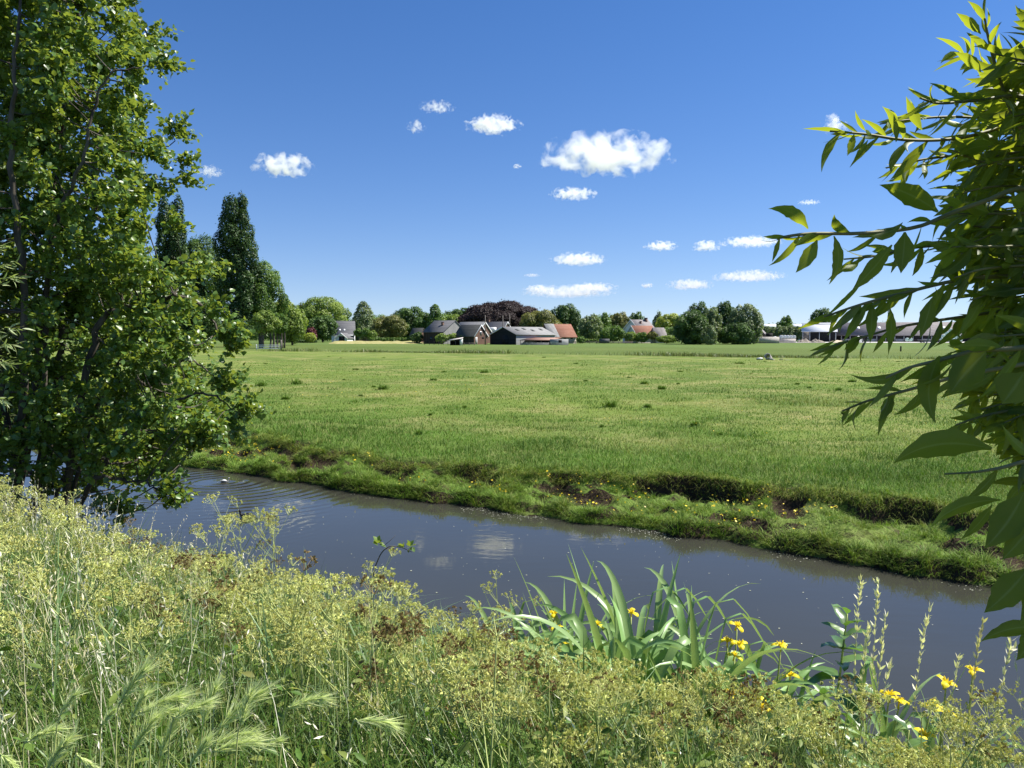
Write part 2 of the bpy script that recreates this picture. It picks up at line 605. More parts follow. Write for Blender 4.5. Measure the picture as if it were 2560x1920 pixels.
# clouds ---------------------------------------------------------------
def cloud_mat(sx_, sy_, sz_, dens, seed, wisp):
    m, nt, out = nm('cloud_vapour')
    tc = N(nt, 'ShaderNodeTexCoord')
    q = tc.outputs['Object']
    sc_ = N(nt, 'ShaderNodeVectorMath', operation='MULTIPLY'); nt.links.new(q, sc_.inputs[0])
    f = 1.55 / sz_
    sc_.inputs[1].default_value = (sx_ * f, sy_ * f, sz_ * f * 1.1)
    off = N(nt, 'ShaderNodeVectorMath', operation='ADD'); nt.links.new(sc_.outputs[0], off.inputs[0])
    off.inputs[1].default_value = (seed * 7.3, seed * 3.1, seed * 1.7)
    nn = noise_(nt, 1.0, 5, .52, off.outputs[0], .35)
    ss = N(nt, 'ShaderNodeSeparateXYZ'); nt.links.new(q, ss.inputs[0])
    zz = math_(nt, 'MULTIPLY', ss.outputs[2], math_(nt, 'ADD', 1.0, math_(nt, 'MULTIPLY', math_(nt, 'LESS_THAN', ss.outputs[2], 0.0), .55)))
    r2 = math_(nt, 'ADD', math_(nt, 'ADD', math_(nt, 'MULTIPLY', ss.outputs[0], ss.outputs[0]), math_(nt, 'MULTIPLY', ss.outputs[1], ss.outputs[1])), math_(nt, 'MULTIPLY', zz, zz))
    body = math_(nt, 'SUBTRACT', .52, r2)
    e = math_(nt, 'ADD', body, math_(nt, 'MULTIPLY', math_(nt, 'SUBTRACT', nn, .5), 5.2 + 1.5 * wisp))
    de = math_(nt, 'MULTIPLY', mrange(nt, e, .0 + .2 * wisp, .75 + .5 * wisp), dens)
    v = N(nt, 'ShaderNodeVolumeScatter', i_Anisotropy=.25); v.inputs[0].default_value = (1, 1, 1, 1)
    nt.links.new(de, v.inputs['Density'])
    nt.links.new(v.outputs[0], out.inputs['Volume'])
    return m


def cloud_hull(name, mat):
    V = []; F = []
    n, k = 20, 10
    for i in range(1, k):
        th = math.pi * i / k
        for j in range(n):
            a = 2 * math.pi * j / n
            V.append((math.sin(th) * math.cos(a), math.sin(th) * math.sin(a), math.cos(th)))
    V.append((0, 0, 1)); V.append((0, 0, -1))
    q = []; t = []
    for i in range(k - 2):
        for j in range(n):
            q.append((i * n + j, (i + 1) * n + j, (i + 1) * n + (j + 1) % n, i * n + (j + 1) % n))
    for j in range(n):
        t.append((len(V) - 2, j, (j + 1) % n)); t.append((len(V) - 1, (k - 2) * n + (j + 1) % n, (k - 2) * n + j))
    return mesh(name, np.array(V) * 1.12, [q, t], mat)


CLOUDS = [  # photo X, Y, width, height, thickness of the vapour, wispiness, label
    (1517, 388, 300, 104, 1.0, 0.0, 'largest bright white cloud, broad and flat bottomed, right of centre'),
    (1232, 312, 134, 46, .9, .1, 'puffy white cloud above and left of the largest cloud'),
    (1092, 267, 84, 28, .38, .7, 'thin wispy cloud highest in the sky'),
    (1040, 318, 46, 36, .35, .7, 'ragged wisp of cloud below the highest wispy cloud'),
    (708, 413, 142, 62, .85, .15, 'white cloud with a trailing right tip in the left half of the sky'),
    (524, 429, 66, 32, .45, .5, 'small faint cloud close to the tall leafy tree on the left'),
    (1433, 485, 108, 34, .8, .2, 'flat white cloud just under the largest cloud'),
    (1293, 416, 24, 14, .4, .5, 'tiny cloud shred to the left of the largest cloud'),
    (2086, 312, 60, 58, .6, .4, 'upright ragged cloud near the tips of the willow branches'),
    (2022, 506, 54, 13, .4, .5, 'thin flat cloud streak below the upright ragged cloud'),
    (1446, 649, 134, 36, .8, .15, 'long low cloud with a humped top over the farm'),
    (1653, 615, 78, 26, .8, .15, 'small white cloud, leftmost of the row of three toward the willow'),
    (1765, 616, 66, 30, .8, .15, 'small rounded cloud in the middle of the row of three'),
    (1880, 605, 150, 28, .8, .2, 'long flat cloud at the right end of the row of three'),
    (1346, 722, 76, 22, .6, .3, 'low cloud puff left of the long double cloud over the copper beech'),
    (1420, 730, 220, 34, .6, .3, 'wide low double cloud just above the trees by the copper beech'),
    (1480, 719, 120, 26, .7, .2, 'bright upper part of low cloud bank above the copper beech'),
    (1617, 714, 34, 14, .5, .4, 'tiny low cloud between two low cloud banks'),
    (1725, 712, 110, 30, .6, .3, 'low greyish cloud above the tall clump of trees'),
    (1872, 691, 170, 30, .65, .3, 'long low cloud nearest the willow twig, over the white open barn'),
    (1330, 688, 40, 10, .35, .6, 'faint thin streak above the low double cloud'),
]
for i, (X, Y, w, h, de, wi, lab) in enumerate(CLOUDS):
    el = (844 - Y) / FPX
    D = 620.0 / el
    if D > 7000:
        D = 7000
    c = P(X, Y + h * .06, D)
    mpp = D / FPX
    a, b, cc = w * mpp * .53, w * mpp * .40, h * mpp * .57
    b = max(b, cc)
    o = link('cloud', cloud_hull('cloud', cloud_mat(a, b, cc, de * 6.5 / (cc + b), i + 1, wi)), None, c)
    o.scale = (a, b, cc)
    tag(o, lab, 'cloud', 'small white clouds in the blue sky')

# ================================================================== GRASS AS STUFF
M_GRASS = leaf_mat('short_grass', (.098, .19, .026), (.36, .33, .125), .18, rough=.6, spec=.12)
M_TALL = leaf_mat('bank_grass', (.058, .125, .015), (.30, .27, .09), .12, rough=.42, spec=.3)
M_LUSH = leaf_mat('lush_grass', (.115, .215, .025), (.38, .36, .12), .20, rough=.55, spec=.15)


def meadow_blades():
    n = 400000
    X = rng.uniform(-300, 2860, n)
    Y = 900 + 420 * rng.beta(1.0, 1.15, n)
    r = Fv + (X - 1280)[:, None] / FPX * Rv + (960 - Y)[:, None] / FPX * Uv
    pt = CAM + r * ((0.5 - CAMZ) / r[:, 2])[:, None]
    x, y = pt[:, 0], pt[:, 1]
    u, v = uv_of(x, y)
    ok = v > v_scarp(u) + .02
    x, y, u, v = x[ok], y[ok], u[ok], v[ok]
    n = len(x)
    z = far_height(x, y)
    d = y
    near = smooth(5.5, .2, v - v_scarp(u) + 3 * fbm(u * .4, v * .4, 63, 2))
    tuft = smooth(.05, .25, fbm(u * .7, v * .7, 61, 3))
    L = rng.uniform(.035, .085, n) * (1 + .9 * tuft + .8 * near)
    W = np.maximum(.0035, .00062 * d) * rng.uniform(.7, 1.3, n)
    straw = np.clip(fbm(u * .28, v * .28, 71, 3) * 2.2 + .13 + rng.normal(0, .22, n) - .5 * tuft - .38 * near, 0, 1)
    straw = np.where(rng.random(n) < .06, rng.uniform(.6, 1, n), straw)
    T = np.stack([straw, np.clip(.5 + .9 * fbm(u * .9, v * .9, 73, 3) - .30 * tuft - .12 * near + rng.normal(0, .30, n), 0, 1)], 1)
    return blades(np.stack([x, y, z - .008], 1), L, W, rng.uniform(0, 2 * np.pi, n), np.abs(rng.normal(.35, .25, n)), np.abs(rng.normal(.35, .3, n)), 2, T)


V, F, T = meadow_blades()
o = link('meadow_grass_blades', mesh('meadow_grass_blades', V, F, M_GRASS, T))
tag(kind(o, 'stuff'), 'short grazed grass of the meadow with yellowed patches', 'grass')


def bank_blades():
    Vs = []; Fs = {}; Ts = []; c = 0
    n = 150000
    u = rng.uniform(-19, 2.6, n)
    w = rng.uniform(-.03, 1, n) ** 1.0
    ws = v_scarp(u) - v_far(u)
    v = v_far(u) + .01 + w * (ws + .15)
    x, y = xy_of(u, v)
    z = far_height(x, y)
    clump = smooth(-.05, .2, fbm(u * 2.1, v * 2.1, 81, 3))
    keep = rng.random(n) < .12 + .88 * clump
    keep &= ~((rng.random(n) < .95 * scarp_strength(u)) & (np.abs(v - v_scarp(u) + .05) < .16))
    keep &= (w > .03) | (rng.random(n) < .6)
    keep &= rng.random(n) > 1.1 * bare_patch(u, v)
    u, v, x, y, z, clump = [a[keep] for a in (u, v, x, y, z, clump)]
    n = len(u)
    L = rng.uniform(.03, .085, n) * (.6 + 1.0 * clump)
    T = np.stack([np.clip(rng.normal(.16, .2, n) + .4 * fbm(u * .9, v * .9, 83, 3), 0, 1), np.clip(rng.normal(.55, .18, n), 0, 1)], 1)
    az = np.where(rng.random(n) < .4, np.arctan2(-CA, -SA) + rng.normal(0, .8, n), rng.uniform(0, 2 * np.pi, n))
    a = blades(np.stack([x, y, z - .01], 1), L, np.maximum(.005, .00045 * y) * rng.uniform(.7, 1.4, n), az, np.abs(rng.normal(.35, .25, n)), np.abs(rng.normal(.6, .4, n)), 3, T)
    # dead and living grass hanging over the raw step
    n = 11000
    u = rng.uniform(-19, 2.6, n)
    v = v_scarp(u) + rng.uniform(-.02, .16, n)
    x, y = xy_of(u, v)
    z = far_height(x, y)
    st = scarp_strength(u)
    az = np.arctan2(-CA, -SA) + rng.normal(0, .5, n)
    L = rng.uniform(.06, .2, n)
    T = np.stack([np.clip(rng.normal(.45, .3, n), 0, 1), np.clip(rng.normal(.5, .2, n), 0, 1)], 1)
    b = blades(np.stack([x, y, z - .01], 1), L, np.full(n, .005), az, np.abs(rng.normal(.3, .2, n)), rng.uniform(.5, 1.5, n), 4, T)
    # tussocks of longer grass on the lower bank and along its edges
    nc = 1300
    uc = rng.uniform(-19, 2.6, nc)
    f = np.where(rng.random(nc) < .38, rng.uniform(-.04, .10, nc), rng.uniform(0, 1.25, nc))
    vc = v_far(uc) + .06 + f * (v_scarp(uc) - v_far(uc))
    per = rng.integers(26, 70, nc)
    k = np.repeat(np.arange(nc), per); n = len(k)
    rr = rng.uniform(.03, .09, nc)[k]
    u = uc[k] + rng.normal(0, 1, n) * rr; v = vc[k] + rng.normal(0, 1, n) * rr
    v = np.maximum(v, v_far(u) - .02)
    kb = rng.random(n) > .93 * bare_patch(u, v)
    u, v, k = u[kb], v[kb], k[kb]; n = len(k)
    x, y = xy_of(u, v)
    xc, yc = xy_of(uc, vc)
    az = np.arctan2(y - yc[k], x - xc[k]) + rng.normal(0, .4, n)
    L = (rng.uniform(.06, .17, nc)[k]) * rng.uniform(.6, 1.15, n) * np.where(f[k] < .1, 1.25, 1)
    T = np.stack([np.clip(rng.uniform(-.1, .45, nc)[k] + rng.normal(0, .12, n), 0, 1), np.clip(rng.uniform(.05, .95, nc)[k] + rng.normal(0, .15, n), 0, 1)], 1)
    c = blades(np.stack([x, y, far_height(x, y) - .015], 1), L, np.maximum(.006, .0005 * y), az, rng.uniform(.1, .6, n), rng.uniform(.2, 1.1, n), 4, T)
    return a, b, c


for k, (nme, lab) in zip(bank_blades(), (('bank_grass_blades', 'lush bright green grass on the trampled far bank'), ('overhanging_grass', 'grass hanging over the raw edge of the far bank'), ('bank_tussocks', 'tussocks of longer grass crowding the lower far bank'))):
    V, F, T = k
    o = link(nme, mesh(nme, V, F, M_LUSH, T))
    tag(kind(o, 'stuff'), lab, 'grass')


# taller grass standing along the field ditch
def ditch_grass():
    n = 26000
    u = rng.uniform(-95, 62, n)
    v = 85 + 4 * (vnoise(u * .05, u * 0, 91) - .5) + rng.normal(0, 1.1, n)
    x, y = xy_of(u, v)
    z = far_height(x, y)
    dens = vnoise(u * .12, u * 0, 93)
    k = (rng.random(n) < np.clip(dens * 1.7 - .3, .05, 1)) & (y > 20)
    u, v, x, y, z = [a[k] for a in (u, v, x, y, z)]
    n = len(u)
    T = np.stack([np.clip(rng.normal(.35, .25, n), 0, 1), np.clip(rng.normal(.42, .2, n), 0, 1)], 1)
    return blades(np.stack([x, y, z], 1), rng.uniform(.15, .6, n) * (.5 + vnoise(u * .3, u * 0, 94)), rng.uniform(.03, .07, n), rng.uniform(0, 6.28, n), np.abs(rng.normal(.2, .2, n)), np.abs(rng.normal(.3, .3, n)), 2, T)


V, F, T = ditch_grass()
o = link('ditch_grass', mesh('ditch_grass', V, F, M_TALL, T))
tag(kind(o, 'stuff'), 'rough taller grass along the ditch across the field', 'grass')

# tussocks the cattle have left in the field
TUSS = [(741, 955, 16), (652, 960, 13), (609, 945, 10), (713, 992, 10), (959, 968, 15), (1210, 927, 12), (1084, 946, 9), (1525, 1010, 18),
        (1610, 955, 10), (1110, 926, 8), (890, 920, 9), (1850, 905, 14), (1655, 968, 11), (1700, 925, 7), (1440, 905, 8), (2130, 950, 10)]
_r = random.Random(4)
TUSS += [(_r.uniform(560, 2250), 885 + 210 * _r.random() ** 1.6, _r.uniform(4, 9)) for _ in range(28)]
TUSS = [(X, Y, w * (.5 + .5 * (Y - 844) / 110 if Y < 954 else 1)) for X, Y, w in TUSS]
for X, Y, wpx in TUSS:
    c = Gz(X, Y + 4, .5)
    n = 160
    rr = wpx * c[1] / FPX * 1.3
    xy = np.clip(rng.normal(0, .33, (n, 2)), -.7, .7) * [rr, rr * .8]
    base = np.stack([xy[:, 0], xy[:, 1], far_height(c[0] + xy[:, 0], c[1] + xy[:, 1]) - float(far_height(c[0], c[1]))], 1)
    T = np.stack([np.clip(rng.normal(.05, .08, n), 0, 1), np.clip(rng.normal(.34, .15, n), 0, 1)], 1)
    V, F, T = blades(base, rng.uniform(.12, .26, n) * (wpx / 12), np.full(n, max(.009, .0008 * c[1])), rng.uniform(0, 6.28, n), np.abs(rng.normal(.4, .3, n)), np.abs(rng.normal(.4, .3, n)), 3, T)
    o = link('grass_tussock', mesh('grass_tussock', V, F, M_LUSH, T), None, (c[0], c[1], float(far_height(c[0], c[1]))))
    tag(o, 'dark green grass tussock left standing in the grazed meadow', 'grass tussock', 'dark tussocks scattered over the meadow')

# buttercups
def dots(u, v, hf, zlo, zhi, size, mat, name, lab, cat):
    x, y = xy_of(u, v)
    z = hf(x, y) + rng.uniform(zlo, zhi, len(u))
    s = size * rng.uniform(.6, 1.3, len(u))
    c = np.stack([x, y, z], 1)
    a = unit(rng.normal(0, 1, (len(u), 3)) * [1, 1, .5]); b = unit(np.cross(a, rng.normal(0, 1, (len(u), 3)) + [0, 0, 1.5]))
    Vv = np.stack([c + a * s[:, None], c + b * s[:, None], c - a * s[:, None], c - b * s[:, None]], 1)
    F_ = np.arange(len(u) * 4).reshape(-1, 4)
    o = link(name, mesh(name, Vv.reshape(-1, 3), [F_], mat, np.repeat(np.stack([rng.random(len(u)), rng.random(len(u))], 1), 4, 0)))
    tag(kind(o, 'stuff'), lab, cat)


M_YEL = leaf_mat('buttercup_petal', (.72, .52, .02), (.8, .62, .05), .2)
u = rng.uniform(-14, -1.5, 900); ws = v_scarp(u) - v_far(u)
v = v_far(u) + ws * rng.uniform(.1, 1.0, 900)
k = rng.random(900) < smooth(.52, .7, vnoise(u * 1.4, v * 1.4, 95)) + .04
u2 = rng.uniform(-40, 0, 4000); v2 = rng.uniform(16, 40, 4000)
k2 = rng.random(4000) < smooth(.62, .8, vnoise(u2 * .35, v2 * .35, 96)) * .5
dots(np.concatenate([u[k], u2[k2]]), np.concatenate([v[k], v2[k2]]), far_height, .08, .16, .016, M_YEL, 'buttercups', 'scattered small yellow buttercups on the bank and meadow', 'flowers')

# specks and duckweed on the water
M_SPECK = surf_mat('floating_specks', (.5, .5, .42), (.3, .32, .18), 3)
flat = lambda x, y: np.zeros(np.shape(x))
u = rng.uniform(-14, 3, 900); v = rng.uniform(4.3, 9.6, 900)
k = (rng.random(900) < .35 + .5 * (vnoise(u, v, 97) > .6)) & (v < v_far(u) - .02)
u2 = rng.uniform(-9, 2.5, 2600); v2 = v_far(u2) - np.abs(rng.normal(0, .16, 2600)) - .01
k2 = rng.random(2600) < smooth(.4, .7, vnoise(u2 * 1.1, u2 * 0, 98))
uu = np.concatenate([u[k], u2[k2]]); vv_ = np.concatenate([v[k], v2[k2]])
x, y = xy_of(uu, vv_)
n = len(uu)
an = rng.uniform(0, 6.28, n); s = rng.uniform(.004, .013, n)
c = np.stack([x, y, np.full(n, .004)], 1)
a = np.stack([np.cos(an), np.sin(an), an * 0], 1) * s[:, None]; b = np.stack([-np.sin(an), np.cos(an), an * 0], 1) * (s * rng.uniform(.3, 1, n))[:, None]
Vv = np.stack([c + a, c + b, c - a, c - b], 1).reshape(-1, 3)
o = link('floating_specks', mesh('floating_specks', Vv, [np.arange(n * 4).reshape(-1, 4)], M_SPECK))
tag(kind(o, 'stuff'), 'pale seeds and duckweed floating on the canal', 'floating specks')

# ================================================================== BACKGROUND TREES
BARK = surf_mat('bark', (.05, .042, .033), (.13, .115, .095), 6, .95, .1, (1, 1, .25), .5)
LEAFM = {
    'dark': leaf_mat('foliage_dark', (0.046, 0.095, 0.025), (0.10, 0.168, 0.04), .22, rough=.55, spec=.3),
    'poplar': leaf_mat('foliage_poplar', (0.032, 0.070, 0.020), (0.065, 0.116, 0.032), .2, rough=.5, spec=.3),
    'green': leaf_mat('foliage_green', (0.072, 0.145, 0.029), (0.160, 0.239, 0.052), .28, rough=.5, spec=.3),
    'light': leaf_mat('foliage_light', (0.138, 0.217, 0.043), (0.254, 0.319, 0.080), .3, rough=.5, spec=.3),
    'yellow': leaf_mat('foliage_yellow', (0.246, 0.304, 0.058), (0.392, 0.420, 0.087), .3, rough=.5, spec=.3),
    'olive': leaf_mat('foliage_olive', (0.123, 0.145, 0.041), (0.217, 0.210, 0.065), .25, rough=.5, spec=.3),
    'copper': leaf_mat('foliage_copper', (.026, .019, .019), (.068, .046, .040), .12, (.09, .05, .035), rough=.6, spec=.2),
    'grey': leaf_mat('foliage_grey_green', (0.123, 0.181, 0.072), (0.232, 0.275, 0.138), .25, rough=.5, spec=.35),
    'purple': leaf_mat('foliage_purple', (0.072, 0.022, 0.029), (0.145, 0.043, 0.058), .2, rough=.5, spec=.3),
}


def crown_leaves(blobs, size, cover, cut=.72, up=.5):
    B = np.asarray(blobs, float)
    C, Rr = B[:, :3], B[:, 3:6]
    pw = 1.6
    area = 4 * np.pi * (((Rr[:, 0] * Rr[:, 1]) ** pw + (Rr[:, 0] * Rr[:, 2]) ** pw + (Rr[:, 1] * Rr[:, 2]) ** pw) / 3) ** (1 / pw)
    n = np.maximum((area * cover / (size * size * .55)).astype(int), 12)
    k = np.repeat(np.arange(len(B)), n)
    N_ = len(k)
    dirs = unit(rng.normal(0, 1, (N_, 3)))
    rad = rng.uniform(.70, 1.04, N_) + np.where(rng.random(N_) < .1, rng.uniform(0, .22, N_), 0)
    # lumps inside each clump so that its edge is uneven
    a1 = np.arctan2(dirs[:, 1], dirs[:, 0])
    rad *= .90 + .30 * (vnoise(a1 * 2.2 + k * 7.7, dirs[:, 2] * 2.6 + k * 3.1, 5) - .35)
    p = C[k] + dirs * Rr[k] * rad[:, None]
    keep = (dirs[:, 2] > -.75) | (rng.random(N_) < .4)
    for i in range(len(B)):
        q = (p - C[i]) / Rr[i]
        keep &= ~((np.einsum('ij,ij->i', q, q) < cut * cut) & (k != i))
    p, dirs, k = p[keep], dirs[keep], k[keep]
    n = len(p)
    nor = unit(dirs + np.array([0, 0, up]) + rng.normal(0, .55, (n, 3)))
    a = unit(np.cross(nor, rng.normal(0, 1, (n, 3))))
    b = np.cross(nor, a)
    s = size * rng.uniform(.55, 1.35, n)[:, None]
    asp = rng.uniform(.45, .8, n)[:, None]
    V = np.stack([p - a * s * .5, p - b * s * .5 * asp + nor * s * .1, p + a * s * .6, p + b * s * .5 * asp + nor * s * .1], 1).reshape(-1, 3)
    tb = rng.random(len(B))
    T = np.stack([np.clip(.65 * tb[k] + rng.normal(.2, .2, n), 0, 1), np.clip(.5 + .28 * (tb[k] - .5) + rng.normal(0, .17, n), 0, 1)], 1)
    return V, np.arange(n * 4).reshape(-1, 4), np.repeat(T, 4, 0)


def make_blobs(kindn, w, dpt, h, z0):
    """crown clumps round the tree's foot: w wide, dpt deep, from z0 to h"""
    bl = []
    rx, ry, H = w / 2, dpt / 2, h - z0
    if kindn == 'poplar':
        n = 44
        for i in range(n):
            t = (i + .5) / n
            prof = min(1, .65 + 1.3 * t) * (1 - max(0, t - .5) ** 2.0 * 1.7)
            a = i * 2.4 + random.random()
            r = .66 * prof * (1 if i % 4 else .2) * random.uniform(.75, 1.12)
            br = rx * (.27 + .16 * random.random()) * max(prof, .35)
            bl.append((math.cos(a) * r * rx, math.sin(a) * r * ry, z0 + H * (t * .90 + .02), br, br, H * random.uniform(.07, .13)))
        for ox, tz in ((-.30, .93), (.05, .965), (.34, .985), (.30, .90)):
            bl.append((ox * rx, 0, z0 + H * (tz - .05), rx * .17, rx * .17, H * .055))
        return bl
    if kindn == 'cone':
        n = 20
        for i in range(n):
            t = (i + .5) / n
            prof = (1 - t) ** .75
            a = i * 2.4
            br = rx * (.22 + .36 * prof) * random.uniform(.8, 1.15)
            bl.append((math.cos(a) * prof * rx * .55, math.sin(a) * prof * ry * .55, z0 + H * (.06 + t * .86), br, br, br * random.uniform(.8, 1.2)))
        return bl
    n = {'round': 22, 'dome': 34, 'willow': 20, 'open': 24, 'bush': 12, 'clump': 30}[kindn]
    cz = z0 + H * (.52 if kindn != 'dome' else .38)
    for i in range(n):
        zz = 1 - 2 * (i + .5) / n
        a = i * 2.39996 + random.uniform(-.4, .4)
        q = math.sqrt(max(0, 1 - zz * zz))
        br = {'round': .34, 'dome': .36, 'willow': .32, 'open': .27, 'bush': .45, 'clump': .3}[kindn] * random.uniform(.8, 1.2)
        R1 = 1 - br * .92
        if kindn == 'open':
            R1 *= random.uniform(.7, 1.06)
        dz = R1 * zz
        hz = H * (.5 if dz < 0 or kindn != 'dome' else .60)
        bz = br * H * .5 * {'willow': 1.5, 'dome': 1.15}.get(kindn, .95)
        b = br * (rx + ry) / 2
        bl.append((math.cos(a) * q * R1 * rx, math.sin(a) * q * R1 * ry, cz + dz * hz, b, b, min(bz, b * 1.6)))
    for i in range(4):
        b = .36 * rx
        bl.append((random.uniform(-.25, .25) * rx, random.uniform(-.25, .25) * ry, cz + random.uniform(-.2, .2) * H, b, b, .3 * H))
    return bl


def tree(name, label, Xa, Xb, Ytop, d, mat, kindn='round', low=.12, size=None, cover=2.0, cat='tree', group=None, trunks=1, lean=0, gap=None, tcol=None):
    X = (Xa + Xb) / 2
    top = P(X, Ytop, d)
    x = top[0]
    zb = float(far_height(x, d))
    h = top[2] - zb
    w = (Xb - Xa) / FPX * d * (1.0 if kindn == 'poplar' else 1.18 if mat == 'copper' else 1.12)
    root = thing(name, label, cat, (x, d, zb), group)
    size = size or max(.0021 * d, h * .013)
    bl = make_blobs(kindn, w, min(w, max(w * .8, 3)), h, h * low)
    if gap:
        bl = [b for b in bl if random.random() > gap]
    V, F, T = crown_leaves(bl, size, cover)
    T[:, 1] = np.clip(T[:, 1] + .0, 0, 1)
    link('crown', mesh('crown', V, [F], LEAFM[mat], T), root)
    g = Geo()
    r0 = max(.035 * h ** .9, .06) if trunks == 1 else .022 * h + .05
    for t in range(trunks):
        ox = 0 if trunks == 1 else (t - (trunks - 1) / 2) * w * .16 + random.uniform(-.2, .2)
        oy = 0 if trunks == 1 else random.uniform(-.2, .2) * w
        pts = [(ox, oy, -.1), (ox + random.uniform(-.02, .02) * h, oy, h * .3), (ox * .8 + random.uniform(-.03, .03) * h, oy, h * .6), (ox * .7, oy, h * .82)]
        g.tube(spline(pts, 9), np.linspace(r0, r0 * .25, 9), 7)
    for b in bl[::2]:
        z1 = max(h * .12, b[2] * random.uniform(.5, .75))
        g.tube(spline([(0, 0, z1), (b[0] * .5, b[1] * .5, (z1 + b[2]) * .52), (b[0], b[1], b[2])], 5), np.linspace(r0 * .38, r0 * .08, 5), 5)
    g.build('trunk', BARK, root, None, True)
    return root


